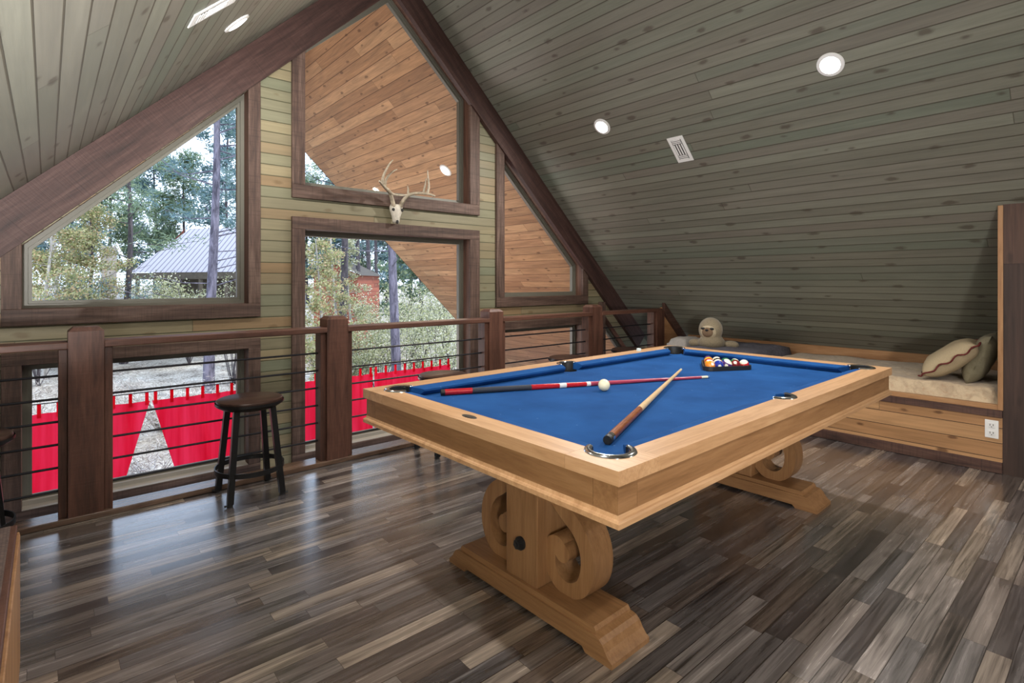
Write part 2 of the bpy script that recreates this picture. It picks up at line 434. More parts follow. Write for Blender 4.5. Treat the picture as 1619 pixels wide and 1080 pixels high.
# ------------------------------------------------------------------ railing
rail = thing('loft_railing', 'dark timber loft railing with square posts and thin black horizontal bars before the gable windows', 'railing', (2.8, 3.73, 0))
b = MB(); b.box(-1.35, 5.56, 3.65, 3.788, .001, .032, .004); b.build('bottom_plate', M['plate'], rail)
PX = [(.083,.235), (1.466,1.618), (2.899,3.052), (4.25,4.402), (5.395,5.54)]
for i, (a, c) in enumerate(PX):
    zt = 1.03 if i < 4 else .955
    b = MB(); y0, y1 = 3.655, 3.79; e = .018
    prof = [(0,.0), (0,zt-e), (e,zt), ]
    vs = []
    for z, k in ((.03,0),(zt-.022,0),(zt,.022)):
        vs += [(a+k,y0+k,z),(c-k,y0+k,z),(c-k,y1-k,z),(a+k,y1-k,z)]
    fs = [(0,1,2,3)]+[(4*r+q, 4*r+(q+1)%4, 4*r+4+(q+1)%4, 4*r+4+q) for r in range(2) for q in range(4)]+[(8,9,10,11)]
    b.add(vs, fs); b.build('post', M['post_z'], rail)
segs = [(-1.35, PX[0][0])]+[(PX[i][1], PX[i+1][0]) for i in range(4)]
barz = [.775, .653, .532, .411, .289, .167]
for i, (a, c) in enumerate(segs):
    b = MB(); b.box(a, c, 3.65, 3.79, .918, .955, .005); b.build('top_rail', M['post_x'], rail)
    for x0, x1 in ((a, a+.04) if i else (a, a+.04), (c-.04, c)):
        b = MB(); b.box(x0+.001, x1-.001, 3.675, 3.77, .032, .917, .003); b.build('side_board', M['post_z'], rail)
    for z in barz:
        b = MB(); b.cyl((a+.02, 3.725, z), (c-.02, 3.725, z), .0065, n=8); b.build('bar', M['cable'], rail, smooth=True)

# ------------------------------------------------------------------ pool table
TL, TW, TZ = 2.521, 1.438, .784
TC = (2.364, 1.608); TR = .0148
table = thing('pool_table', 'light oak pool table with blue cloth on two scroll-carved pedestals', 'pool table', (*TC, 0), TR)
hl, hw = TL/2, TW/2
def tb(b, name, mat, smooth=False, parent=table): return b.build(name, mat, parent, smooth, off=(0,0,0))
def ring_profile(b, prof):
    """prof: (inset from the outer rectangle, z); swept round the rectangle with mitred corners"""
    n = len(prof); vs = []
    for sx, sy in ((-1,-1),(1,-1),(1,1),(-1,1)):
        for o, z in prof: vs.append((sx*(hl-o), sy*(hw-o), z))
    fs = [(c*n+i, c*n+(i+1)%n, ((c+1)%4)*n+(i+1)%n, ((c+1)%4)*n+i) for c in range(4) for i in range(n)]
    b.add(vs, fs)
LIP0 = .744
def arc(cx, cy, r, a0, a1, k=14): return [(cx+r*math.cos(math.radians(a0+(a1-a0)*i/k)), cy+r*math.sin(math.radians(a0+(a1-a0)*i/k))) for i in range(k+1)]
CB = .19
for sx in (-1, 1):
    for sy in (-1, 1):
        poly = [(0,0),(CB-.0008,0),(CB-.0008,.10)]+arc(.125,.125,.062,-24,-246,16)+[(.10,CB-.0008),(0,CB-.0008)]
        poly = [(sx*(p[0]-hl)*1.0, sy*(p[1]-hw)) for p in poly]
        b = MB(); b.prism(poly, 'z', LIP0, TZ); tb(b, 'corner_block', M['oak_x' if sy < 0 else 'oak_y'])
for sy in (-1, 1):
    poly = [(-hl+CB,0),(hl-CB,0),(hl-CB,.10)]+arc(0,.112,.058,-12,-168,12)+[(-hl+CB,.10)]
    b = MB(); b.prism([(p[0], sy*(p[1]-hw)) for p in poly], 'z', LIP0, TZ); tb(b, 'long_rail', M['oak_x'])
for sx in (-1, 1):
    b = MB(); b.box(sx*hl, sx*(hl-.10), -hw+CB, hw-CB, LIP0, TZ); tb(b, 'short_rail', M['oak_y'])
# apron: four boards and four corner pieces, one moulding under them
ai = .012
for sy in (-1, 1):
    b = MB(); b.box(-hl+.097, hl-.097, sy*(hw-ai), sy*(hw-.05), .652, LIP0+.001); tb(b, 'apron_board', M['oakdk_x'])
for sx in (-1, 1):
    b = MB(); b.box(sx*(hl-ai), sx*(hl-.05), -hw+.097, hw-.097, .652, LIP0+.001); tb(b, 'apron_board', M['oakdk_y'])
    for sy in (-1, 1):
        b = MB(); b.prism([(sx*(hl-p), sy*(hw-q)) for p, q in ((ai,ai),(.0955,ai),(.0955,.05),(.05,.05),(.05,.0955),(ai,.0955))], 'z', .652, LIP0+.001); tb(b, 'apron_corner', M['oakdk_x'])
b = MB(); ring_profile(b, [(.0,.632),(.0,.646),(.004,.651),(.009,.653),(.012,.663),(.05,.663),(.05,.632)]); tb(b, 'base_moulding', M['oak_x'])
b = MB(); b.box(-hl+.05, hl-.05, -hw+.05, hw-.05, .634, .656); tb(b, 'underframe', M['oakdk_x'])
# cloth bed with pocket cut-outs
t = NT('blue_cloth'); oc = t.n('ShaderNodeTexCoord').outputs['Object']
n1 = t.noise(oc, 5, 3); n2 = t.noise(oc, 420, 2); sp = t.n('ShaderNodeTexVoronoi', {'Vector': oc, 'Scale': 16.0, 'Randomness': 1.0}).outputs[0]
cc = t.ramp(n1, [(.3, srgb(20,66,122)), (.7, srgb(30,80,140))])
cc = t.mix(t.n('ShaderNodeMapRange', {0: sp, 1: .05, 2: .08, 3: .35, 4: .0}).outputs[0], cc, srgb(110,140,185))
t.bsdf(cc, .92, t.bump(n2, .12, .001), Specular_IOR_Level=.12)
M['cloth'] = t.m
BZ = .743
bx, by = hl-.10, hw-.10
pts = []
for (cx, cy, a) in ((-hl+.125,-hw+.125,0),(hl-.125,-hw+.125,90),(hl-.125,hw-.125,180),(-hl+.125,hw-.125,270)):
    pts += arc(cx+(.01 if cx < 0 else -.01)*-1, cy+(.01 if cy < 0 else -.01)*-1, .046, a+128, a-38, 12)
    if a == 0: pts += arc(0, -hw+.112, .052, 165, 15, 10)
    if a == 180: pts += arc(0, hw-.112, .052, -15, -165, 10)
b = MB(); b.prism(pts, 'z', .70, BZ); tb(b, 'playing_bed', M['cloth'])
# six cushions: trapezoid section, ends mitred at the pockets
def cushion(p0, p1, inw, m0, m1):
    p0, p1 = Vector((*p0,0)), Vector((*p1,0)); d = (p1-p0).normalized(); inw = Vector((*inw,0))
    sec = [(0,.7435,0),(0,.783,0),(.030,.782,.65),(.056,.773,1),(.056,.764,1),(.036,.7435,.6)]
    vs = []
    for p, s, m in ((p0,1,m0),(p1,-1,m1)):
        for o, z, k in sec: vs.append(p+inw*o+d*(s*m*k)+Vector((0,0,z)))
    n = len(sec); fs = [(i,(i+1)%n,n+(i+1)%n,n+i) for i in range(n)]+[tuple(range(n)), tuple(range(n,2*n))[::-1]]
    b = MB(); b.add(vs, fs); tb(b, 'cushion', M['cloth'])
for sy in (-1, 1):
    y = sy*(hw-.10)
    cushion((-hl+.182,y), (-.052,y), (0,-sy), .045, .02); cushion((.052,y), (hl-.182,y), (0,-sy), .02, .045)
for sx in (-1, 1): cushion((sx*(hl-.10),-hw+.182), (sx*(hl-.10),hw-.182), (-sx,0), .045, .045)
# pockets: black leather cup, chrome horseshoe rim
def pocket(cx, cy, face, r, half):
    b = MB(); prof = [(r*.98,.7425),(r*.95,.70),(r*.6,.668),(0,.662)]
    b.lathe([(max(a,1e-4), z) for a, z in prof], (cx,cy,0), 24)
    pk = tb(b, 'pocket', M['black'], True)
    path = [(cx+(r+.004)*math.cos(math.radians(face+a)), cy+(r+.004)*math.sin(math.radians(face+a))) for a in [half*i/14-half for i in range(29)]]
    b = MB()
    sec = [(-.006,.776),(-.008,.788),(.002,.792),(.012,.789),(.016,.783)]
    vs = []; n = len(sec)
    for x, y in path:
        dx, dy = (x-cx)/math.hypot(x-cx,y-cy), (y-cy)/math.hypot(x-cx,y-cy)
        for o, z in sec: vs.append((x+dx*o, y+dy*o, z))
    fs = [(i*n+k, i*n+k+1, (i+1)*n+k+1, (i+1)*n+k) for i in range(len(path)-1) for k in range(n-1)]
    fs += [tuple(range(n)), tuple(range((len(path)-1)*n, len(path)*n))[::-1]]
    b.add(vs, fs)
    for a in (-half, half):
        q = math.radians(face+a); b.ball((cx+(r+.006)*math.cos(q), cy+(r+.006)*math.sin(q), .785), .008, (1,1,.8), 8)
    tb(b, 'pocket_rim', M['chrome'], True, pk)
    b = MB()
    vs = []
    for x, y in path:
        dx, dy = (x-cx)/math.hypot(x-cx,y-cy), (y-cy)/math.hypot(x-cx,y-cy)
        for o, z in ((-.0085,.787),(-.010,.700)): vs.append((x+dx*o, y+dy*o, z))
    b.add(vs, [(i*2,i*2+1,i*2+3,i*2+2) for i in range(len(path)-1)]); tb(b, 'pocket_liner', M['black'], True, pk)
for sx in (-1,1):
    for sy in (-1,1): pocket(sx*(hl-.125), sy*(hw-.125), math.degrees(math.atan2(sy,sx)), .058, 118)
for sy in (-1,1): pocket(0, sy*(hw-.112), 90*sy, .052, 84)
# oval name plate and rail sights
b = MB(); b.lathe([(1e-4,.7855),(.9,.7855),(1.0,.783)], (0,0,0), 24, Matrix.Diagonal((.017,.042,1)))
bmesh.ops.translate(b.b, verts=b.b.verts, vec=(-hl+.055,-.01,0)); tb(b, 'name_plate', M['steel_black'])
# pedestals
SCR = [(-.06,.60),(-.085,.52),(-.125,.455),(-.185,.405),(-.245,.36),(-.283,.295),(-.288,.22),(-.262,.155),(-.205,.123),(-.145,.133),(-.108,.172),(-.100,.225),(-.116,.266),(-.146,.276),(-.168,.256)]
WID = [.075,.072,.070,.068,.064,.061,.060,.058,.055,.055,.058,.062,.060,.055,.045]
def scroll(b, sgn, x0, x1):
    P = catmull([(p[0],p[1],w) for p, w in zip(SCR, WID)], 6)
    L, R = [], []
    for i, p in enumerate(P):
        d = (P[min(i+1,len(P)-1)]-P[max(i-1,0)]); d.z = 0; d.normalize(); nn = Vector((-d.y, d.x))
        L.append((p.x+nn.x*p.z/2, p.y+nn.y*p.z/2)); R.append((p.x-nn.x*p.z/2, p.y-nn.y*p.z/2))
    n = len(P); vs = []
    for x in (x0, x1):
        for q in L: vs.append((x, sgn*q[0], q[1]))
        for q in R: vs.append((x, sgn*q[0], q[1]))
    fs = []
    for i in range(n-1):
        fs += [(i,i+1,n+i+1,n+i), (2*n+i,2*n+n+i,2*n+n+i+1,2*n+i+1), (i,2*n+i,2*n+i+1,i+1), (n+i,n+i+1,3*n+i+1,3*n+i)]
    fs += [(0,n,3*n,2*n), (n-1,3*n-1,4*n-1,2*n-1)]
    b.add(vs, fs)
    e = P[-1]; b.cyl((x0-.0005, sgn*(e.x+.002), e.y-.006), (x1+.0005, sgn*(e.x+.002), e.y-.006), .037, n=24)
def pedestal(px, py):
    T = lambda b: bmesh.ops.translate(b.b, verts=b.b.verts, vec=(px,py,0))
    half = [(.33,.016),(.345,.0),(.460,.0),(.460,.017),(.446,.026),(.432,.042),(.420,.062),(.405,.074),(.385,.078)]
    poly = half+[(-y,z) for y, z in half[::-1]]
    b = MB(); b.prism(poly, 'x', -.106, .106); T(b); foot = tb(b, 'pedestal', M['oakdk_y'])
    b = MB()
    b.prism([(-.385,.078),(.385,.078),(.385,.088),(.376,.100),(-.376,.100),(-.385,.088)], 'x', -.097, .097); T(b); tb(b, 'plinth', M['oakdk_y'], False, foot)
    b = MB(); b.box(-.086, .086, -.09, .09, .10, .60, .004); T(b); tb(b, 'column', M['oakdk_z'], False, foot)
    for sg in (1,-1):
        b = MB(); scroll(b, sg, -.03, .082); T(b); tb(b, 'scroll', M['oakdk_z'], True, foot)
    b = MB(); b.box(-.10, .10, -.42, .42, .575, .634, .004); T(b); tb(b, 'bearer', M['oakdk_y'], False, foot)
    for sx in (-1,1):
        b = MB()
        b.cyl((sx*.086,0,.245),(sx*.096,0,.245),.026,n=20); b.cyl((sx*.096,0,.245),(sx*.112,0,.245),.019,n=6); b.cyl((sx*.112,0,.245),(sx*.117,0,.245),.010,n=12)
        T(b); tb(b, 'bolt', M['black'], False, foot)
pedestal(-.866, -.012); pedestal(.918, -.02)

# ------------------------------------------------------------------ cues, balls, rack, chalk
CZ = BZ
def cue(name, label, p0, p1, prof, z0, z1):
    """prof: list of (part, t0, t1, r0, r1, material)"""
    a, c = Vector((*p0, z0)), Vector((*p1, z1)); d = c-a
    o = thing(name, label, 'pool cue', tuple(a+d*.5)); o.location.z -= .014
    for nm, t0, t1, r0, r1, m in prof:
        b = MB(); b.cyl(a+d*t0, a+d*t1, r0, r1, 16); b.build(nm, m, o, True)
M['red_lacquer'] = plain('red_lacquer', srgb(176,30,40), .25)
M['pink_lacquer'] = plain('rose_lacquer', srgb(164,60,84), .3)
M['grey_wrap'] = plain('dark_wrap', srgb(42,46,58), .7, 0, .3, 500)
M['ivory'] = plain('ivory', srgb(232,224,192), .22)
M['cue_brown'] = wood_mat('cue_stained', srgb(92,48,24), srgb(134,76,42), srgb(160,98,58), 'x', rough=.3, scale=3)
M['cue_maple'] = plain('cue_maple', srgb(214,184,140), .35, 0, .08, 30)
M['tip'] = plain('cue_tip', srgb(70,110,160), .8)
b0, b1 = (1.385,2.111), (2.750,1.5316)
cue('pool_cue', 'red cue with dark grey wrap lying flat on the cloth behind the cue ball', b0, b1, [
 ('butt_cap',0,.012,.0145,.0145,M['black']),('butt_sleeve',.012,.085,.0145,.0142,M['red_lacquer']),('butt_badge',.085,.10,.0143,.0142,M['red_lacquer']),
 ('wrap',.10,.30,.0142,.0128,M['grey_wrap']),('forearm',.30,.40,.0128,.012,M['red_lacquer']),('joint_band',.40,.425,.0122,.0120,M['white']),
 ('forearm',.425,.50,.0119,.0112,M['red_lacquer']),('joint_band',.50,.515,.0113,.0112,M['white']),
 ('shaft',.515,.965,.0111,.0068,M['pink_lacquer']),('ferrule',.965,.992,.0068,.0066,M['ivory']),('tip',.992,1,.0066,.006,M['tip'])], CZ+.0148, CZ+.0078)
cue('pool_cue', 'plain wooden cue with brown butt pointing away from the near corner pocket', (1.376,1.1215), (2.786-.015,1.722-.006), [
 ('butt_cap',0,.015,.0148,.0155,M['black']),('butt_ring',.015,.03,.0157,.0155,M['chrome']),('butt',.03,.30,.0152,.0132,M['cue_brown']),('butt_point',.30,.42,.0132,.0118,M['cue_maple']),
 ('shaft',.42,.97,.0118,.0066,M['cue_maple']),('ferrule',.97,.992,.0066,.0064,M['ivory']),('tip',.992,1,.0064,.006,M['tip'])], CZ+.0158, CZ+.024)
R = .0286
def num_ball_mat(name, col, stripe):
    t = NT(name); oc = t.n('ShaderNodeTexCoord').outputs['Object']; sp = t.n('ShaderNodeSeparateXYZ', {0: oc})
    z = t.math('ABSOLUTE', sp.outputs[2]); x = t.math('ABSOLUTE', sp.outputs[0])
    rr = t.math('SQRT', t.math('ADD', t.math('MULTIPLY', sp.outputs[1], sp.outputs[1]), t.math('MULTIPLY', sp.outputs[2], sp.outputs[2])))
    spot = t.math('LESS_THAN', rr, R*.33)
    if stripe: f = t.math('MAXIMUM', t.math('GREATER_THAN', z, R*.55), spot)
    else: f = spot
    t.bsdf(t.mix(f, col, srgb(236,230,212)), .12, None, Coat_Weight=.4); return t.m
def sphere_ob(name, c, r, mat, rot=(0,0,0)):
    b = MB(); b.ball((0,0,0), r, n=18); o = b.build(name, mat, None, 'all'); o.location = c; o.rotation_euler = rot; return o
o = sphere_ob('cue_ball', (2.045,1.687,BZ+R), R, M['ivory']); tag(o, 'cream cue ball resting beside the red cue on the blue cloth', 'ball')
cols = {'yellow': srgb(236,184,40), 'blue': srgb(30,50,150), 'red': srgb(196,34,38), 'purple': srgb(78,40,110), 'orange': srgb(238,140,36), 'green': srgb(24,104,66), 'maroon': srgb(120,28,36), 'black': (.01,.01,.011)}
# triangle rack: base edge from A to B, apex away from the viewer
A, B_ = Vector((2.946,1.645)), Vector((3.212,1.503))
ex = (B_-A).normalized(); ey = Vector((-ex.y, ex.x)); 
if ey.y < 0: ey = -ey
mid = (A+B_)/2
rowsep = R*math.sqrt(3)*1.004
order = [['orange','blue','purple*','maroon','red*'], ['yellow*','orange*','blue*','green*'], ['red','black','green'], ['yellow','maroon*'], ['purple']]
names = {'*': 'striped'}
k = 0; first = mid+ey*(R+.011)
ROWN = ['front row', 'second row', 'third row', 'fourth row', 'apex']
POS = [['at the left end of the front row','second from the left in the front row','in the middle of the front row','fourth from the left in the front row','at the right end of the front row'],
       ['at the left end of the second row','second from the left in the second row','third from the left in the second row','at the right end of the second row'],
       ['at the left end of the third row','in the middle of the third row','at the right end of the third row'], ['left of the two balls in the fourth row','right of the two balls in the fourth row'], ['at the far apex']]
for r_, row in enumerate(order):
    for c_, colr in enumerate(row):
        st = colr.endswith('*'); cn = colr.rstrip('*')
        off = (c_-(len(row)-1)/2)*2.01*R
        p = first+ex*off+ey*(rowsep*r_)
        m = num_ball_mat('ball_%s%s' % (cn, '_stripe' if st else ''), cols[cn], st)
        o = sphere_ob('pool_ball', (p.x,p.y,BZ+R), R, m, (rnd.uniform(-.5,.9), rnd.uniform(-.7,.7), -2.2+rnd.uniform(-.7,.7)))
        tag(o, '%s%s ball %s of the triangle rack' % ('striped ' if st else 'plain ', cn, POS[r_][c_]), 'ball', 'balls in the triangle rack')
apex = first+ey*(rowsep*4)
cen = first+ey*(rowsep*4/3)
def tri_pts(rad):
    out = []
    cs = [first-ex*(4*R*1.005), first+ex*(4*R*1.005), apex]
    dirs = [-ey, (ex*math.cos(PI/6)+ey*math.sin(PI/6)), (-ex*math.cos(PI/6)+ey*math.sin(PI/6))]
    for i in range(3):
        d0, d1 = dirs[i-1], dirs[i]
        d0, d1 = (dirs[2], dirs[0]) if i == 0 else ((dirs[0], dirs[1]) if i == 1 else (dirs[1], dirs[2]))
        for j in range(9):
            a0 = math.atan2(d0.y, d0.x); a1 = math.atan2(d1.y, d1.x)
            while a1 < a0: a1 += 2*PI
            a = a0+(a1-a0)*j/8; out.append(cs[i]+Vector((math.cos(a), math.sin(a)))*rad)
    return out
po, pi_ = tri_pts(R+.0125), tri_pts(R+.0035)
b = MB(); n = len(po); vs = []
for ring, z in ((po,BZ+.001),(po,BZ+.026),(pi_,BZ+.026),(pi_,BZ+.001)): vs += [(q.x,q.y,z) for q in ring]
b.add(vs, [(l*n+i, l*n+(i+1)%n, ((l+1)%4)*n+(i+1)%n, ((l+1)%4)*n+i) for l in range(4) for i in range(n)])
o = b.build('ball_rack', M['black'], None, True, loc=(cen.x,cen.y,BZ)); tag(o, 'black triangle rack holding the numbered balls on the blue cloth', 'ball rack')
M['chalk'] = plain('chalk', srgb(206,224,230), .9, 0, .1, 80)
tp = Matrix.Rotation(TR,4,'Z')@Vector((.80,hw-.05,0)); cx, cy = TC[0]+tp.x, TC[1]+tp.y
b = MB(); b.box(cx-.012,cx+.012,cy-.012,cy+.012,TZ,TZ+.019,.002); b.cyl((cx,cy,TZ+.0188),(cx,cy,TZ+.0195),.007,n=12)
tag(b.build('chalk_cube', M['chalk'], None, loc=(cx,cy,TZ)), 'small pale chalk cube on the far wooden rail of the pool table', 'chalk')

# ------------------------------------------------------------------ stools
M['seat'] = wood_mat('stool_seat_wood', srgb(30,20,17), srgb(58,40,34), srgb(84,62,54), 'x', rough=.32, bump=.1)
def make_stool(label):
    s = thing('bar_stool', label, 'stool', (0,0,0), 0, 'round-seated metal bar stools')
    b = MB(); b.lathe([(1e-4,.575),(.172,.575),(.18,.571),(.182,.563),(.18,.553),(1e-4,.553)], n=48); b.build('seat', M['seat'], s, True)
    b = MB(); b.lathe([(.1,.552),(.184,.552),(.188,.560),(.188,.546),(.180,.538),(.150,.520),(.10,.516)], n=48); b.build('seat_pan', M['steel_black'], s, True)
    for sx, sy in ((-1,-1),(1,-1),(1,1),(-1,1)):
        t0, t1 = Vector((sx*.098, sy*.098, .535)), Vector((sx*.142, sy*.142, .012))
        d = (t1-t0).normalized(); a = Vector((1,0,0)); a = (a-d*a.dot(d)).normalized(); c = d.cross(a); w = .0160
        vs = [p+a*(w*i)+c*(w*j) for p in (t0,t1) for i, j in ((-1,-1),(1,-1),(1,1),(-1,1))]
        b = MB(); b.add(vs, [(0,1,2,3),(7,6,5,4)]+[(i,(i+1)%4,4+(i+1)%4,4+i) for i in range(4)])
        lg = b.build('leg', M['steel_black'], s)
        b = MB(); b.cyl((sx*.143,sy*.143,0),(sx*.143,sy*.143,.014),.016,n=14); b.cyl((sx*.143,sy*.143,.008),(sx*.172,sy*.155,.012),.006,n=8)
        b.build('foot', M['black'], lg, True)
    b = MB(); vs = []; n = 56
    for k in range(n):
        q = 2*PI*k/n
        for r, z in ((.184,.150),(.190,.150),(.190,.178),(.184,.178)): vs.append((r*math.cos(q), r*math.sin(q), z))
    b.add(vs, [(k*4+i, k*4+(i+1)%4, ((k+1)%n)*4+(i+1)%4, ((k+1)%n)*4+i) for k in range(n) for i in range(4)])
    b.build('foot_ring', M['steel_black'], s, True)
    return s
s1 = make_stool('dark round bar stool standing clear before the railing, left of the pool table'); s1.location = (.925,3.488,0)
dup(s1, (-.30,3.43,0), 0, 'dark round bar stool cut off by the photo edge behind the low ledge')
dup(s1, (2.27,3.43,0), 0, 'bar stool half hidden behind the near left corner of the pool table')
dup(s1, (3.66,3.44,0), .1, 'bar stool behind the pool table beside its far middle pocket, only the seat edge visible')
dup(s1, (4.58,3.44,0), .05, 'bar stool behind the far corner of the pool table, below the last railing span')

# ------------------------------------------------------------------ built-in bench under the slope
bench = thing('daybed_bench', 'built-in pine daybed bench tucked under the green sloping ceiling', 'bench', (5.4,2.1,0))
BY0, BY1 = .579, 3.60
b = MB()
for x in (XK, XK+.02): b.face([(x,BY0,.075),(x,BY1,.075),(x,BY1,.37),(x,BY0,.37)], [(-.025,BY0),(-.025,BY1),(.27,BY1),(.27,BY0)])
b.build('front_panel', M['bench_planks'], bench)
b = MB(); b.box(XK-.012, XK+.02, BY0, BY1, .002, .075, .002); b.build('kick_board', M['dark_y'], bench)
b = MB(); b.box(XK-.012, XK+.03, BY0, BY1, .37, .418, .002); b.build('front_trim', M['dark_y'], bench)
b = MB(); b.box(XK+.012, XK+.05, BY0, BY1, .415, .45, .002); b.build('lip', M['pine_y'], bench)
b = MB(); b.box(XK+.02, XN-.03, BY0, BY1, .36, .41); b.build('deck', M['pine_y'], bench)
b = MB(); b.box(XN-.075, XN-.03, BY0, BY1, .36, .62, .003); b.build('back_board', M['pine_y'], bench)
b = MB(); b.box(XK+.02, XN-.08, BY1-.035, BY1, .36, .53, .003); b.build('end_board', M['pine_x'], bench)
b = MB(); b.prism([(5.545,.02),(6.06,.02),(6.06,.555),(5.60,.965),(5.545,.965)], 'y', 3.69, 3.72); struct(b.build('wall_nook_end', M['pine_x']))
b = MB(); b.prism([(5.545,.90),(5.545,1.02),(6.06,.555),(6.06,.435)], 'y', 3.65, 3.689); struct(b.build('trim_nook_slope', M['dark_x']))
# mattress with quilted cover
t = NT('quilt'); oc = t.n('ShaderNodeTexCoord').outputs['Object']
v = t.n('ShaderNodeTexVoronoi', {'Vector': oc, 'Scale': 22.0}, feature='DISTANCE_TO_EDGE').outputs[0]
n1 = t.noise(oc, 9, 4, .6, 1.5); n2 = t.noise(oc, 40, 3)
cc = t.ramp(n1, [(.35, srgb(168,146,120)), (.6, srgb(196,174,144))])
cc = t.mix(t.n('ShaderNodeMapRange', {0: n2, 1: .55, 2: .65, 3: 0, 4: .3}).outputs[0], cc, srgb(160,120,90))
t.bsdf(cc, .9, t.bump(t.math('ADD', v, t.math('MULTIPLY', n1, .4)), .6, .012), Sheen_Weight=.2); M['quilt'] = t.m
def soft_box(x0,x1,y0,y1,z0,z1, seed, amp=.012, res=.05, rnd_=.06):
    b = MB(); nx, ny = max(4,int((x1-x0)/res)), max(4,int((y1-y0)/res)); vs = []
    for i in range(nx+1):
        for j in range(ny+1):
            x, y = x0+(x1-x0)*i/nx, y0+(y1-y0)*j/ny
            d = min(x-x0, x1-x, y-y0, y1-y); e = min(1, d/rnd_)
            h = z0+(z1-z0)*math.sqrt(max(0,1-(1-e)**2)) + amp*noise.noise(Vector((x*5+seed,y*5,seed)))*e
            vs.append((x,y,h))
    W = ny+1
    b.add(vs, [(i*W+j,(i+1)*W+j,(i+1)*W+j+1,i*W+j+1) for i in range(nx) for j in range(ny)])
    return b
b = soft_box(XK+.052, XN-.085, BY0+.01, 2.30, .412, .545, 3.0, .016)
tag(b.build('mattress', M['quilt'], None, 'all', loc=(5.4,1.4,.41)), 'long thin mattress in a pale quilted cover lying on the daybed bench', 'mattress')
M['grey_blanket'] = plain('grey_blanket', srgb(96,94,104), .95, 0, .25, 30, .3)
b = soft_box(XK+.07, XN-.10, 2.32, 3.10, .412, .60, 8.0, .03)
tag(b.build('blanket', M['grey_blanket'], None, 'all', loc=(5.4,2.7,.41)), 'folded grey blanket on the daybed under the plush toy', 'blanket')
M['white_cloth'] = plain('white_cloth', srgb(176,170,166), .9, 0, .1, 30, .2)
b = soft_box(5.15, 5.60, 3.13, 3.42, .412, .66, 5.0, .02, .03, .1)
tag(b.build('folded_towel', M['white_cloth'], None, 'all', loc=(5.4,3.3,.41)), 'folded pale towel at the far end of the daybed behind the plush toy', 'towel')
# pillows
def pillow(name, label, w, h, d, mat, trim, loc, eul):
    t = thing(name, label, 'pillow', loc)
    R_ = Matrix.LocRotScale(None, __import__('mathutils').Euler(eul), None)
    n = 22; b = MB(); vs = []
    for s in (1,-1):
        for i in range(n+1):
            for j in range(n+1):
                u, v = 2*i/n-1, 2*j/n-1
                th = d/2*(max(0,(1-u**4)*(1-v**4)))**.6
                k = 1-.06*(1-abs(u))*0
                x = u*w/2*(1-.05*v*v*0); z = v*h/2
                pin = 1-.07*(1-abs(u)**2)*abs(v) ; pin2 = 1-.07*(1-abs(v)**2)*abs(u)
                vs.append(R_@Vector((x*pin2, s*th+.006*noise.noise(Vector((u*2.5,v*2.5,s*3.0+w))), z*pin+h/2*0)))
    W = n+1; N = W*W; fs = []
    for s in (0,1):
        for i in range(n):
            for j in range(n): fs.append((s*N+i*W+j, s*N+(i+1)*W+j, s*N+(i+1)*W+j+1, s*N+i*W+j+1))
    b.add([v+Vector(loc) for v in vs], fs); bmesh.ops.remove_doubles(b.b, verts=b.b.verts, dist=.002)
    b.build('cushion_body', mat, t, 'all')
    if trim:
        pts = []
        for side in range(4):
            for k in range(24):
                q = k/24*2-1
                u, v = {0:(q,-1),1:(1,q),2:(-q,1),3:(-1,-q)}[side]
                pin = 1-.07*(1-abs(u)**2)*abs(v); pin2 = 1-.07*(1-abs(v)**2)*abs(u)
                w_ = .020*abs(math.sin(q*PI*3.0))
                nx = (0,1,0,-1)[side]; nz = (-1,0,1,0)[side]
                pts.append(R_@Vector((u*w/2*pin2+nx*(.006+w_), .01*math.sin(k*.9), v*h/2*pin+nz*(.006+w_)))+Vector(loc))
        b = MB(); m = len(pts); vs = []
        inner = []
        for side in range(4):
            for k in range(24):
                q = k/24*2-1
                u, v = {0:(q,-1),1:(1,q),2:(-q,1),3:(-1,-q)}[side]
                pin = 1-.07*(1-abs(u)**2)*abs(v); pin2 = 1-.07*(1-abs(v)**2)*abs(u)
                inner.append(R_@Vector((u*w/2*pin2*.93, 0, v*h/2*pin*.93))+Vector(loc))
        b.add(pts+inner, [(i,(i+1)%m,m+(i+1)%m,m+i) for i in range(m)]); b.build('scalloped_flange', mat, t, True)
        b = MB(); b.tube(pts, .0055, 6, True); b.build('trim_piping', trim, t, True)
    return t
M['linen'] = plain('linen', srgb(168,150,120), .9, 0, .12, 200, .15)
M['olive'] = plain('olive_fabric', srgb(118,110,88), .9, 0, .15, 150, .15)
M['maroon'] = plain('maroon_piping', srgb(96,28,26), .8)
pillow('throw_pillow', 'beige pillow with scalloped dark red edge leaning on the front of the pair', .50, .40, .17, M['linen'], M['maroon'], (5.16,.915,.70), (math.radians(52),math.radians(0),math.radians(8)))
pillow('throw_pillow', 'olive grey pillow leaning against the end wall behind the scalloped pillow', .48, .38, .15, M['olive'], None, (5.22,.745,.715), (math.radians(22),0,math.radians(4)))
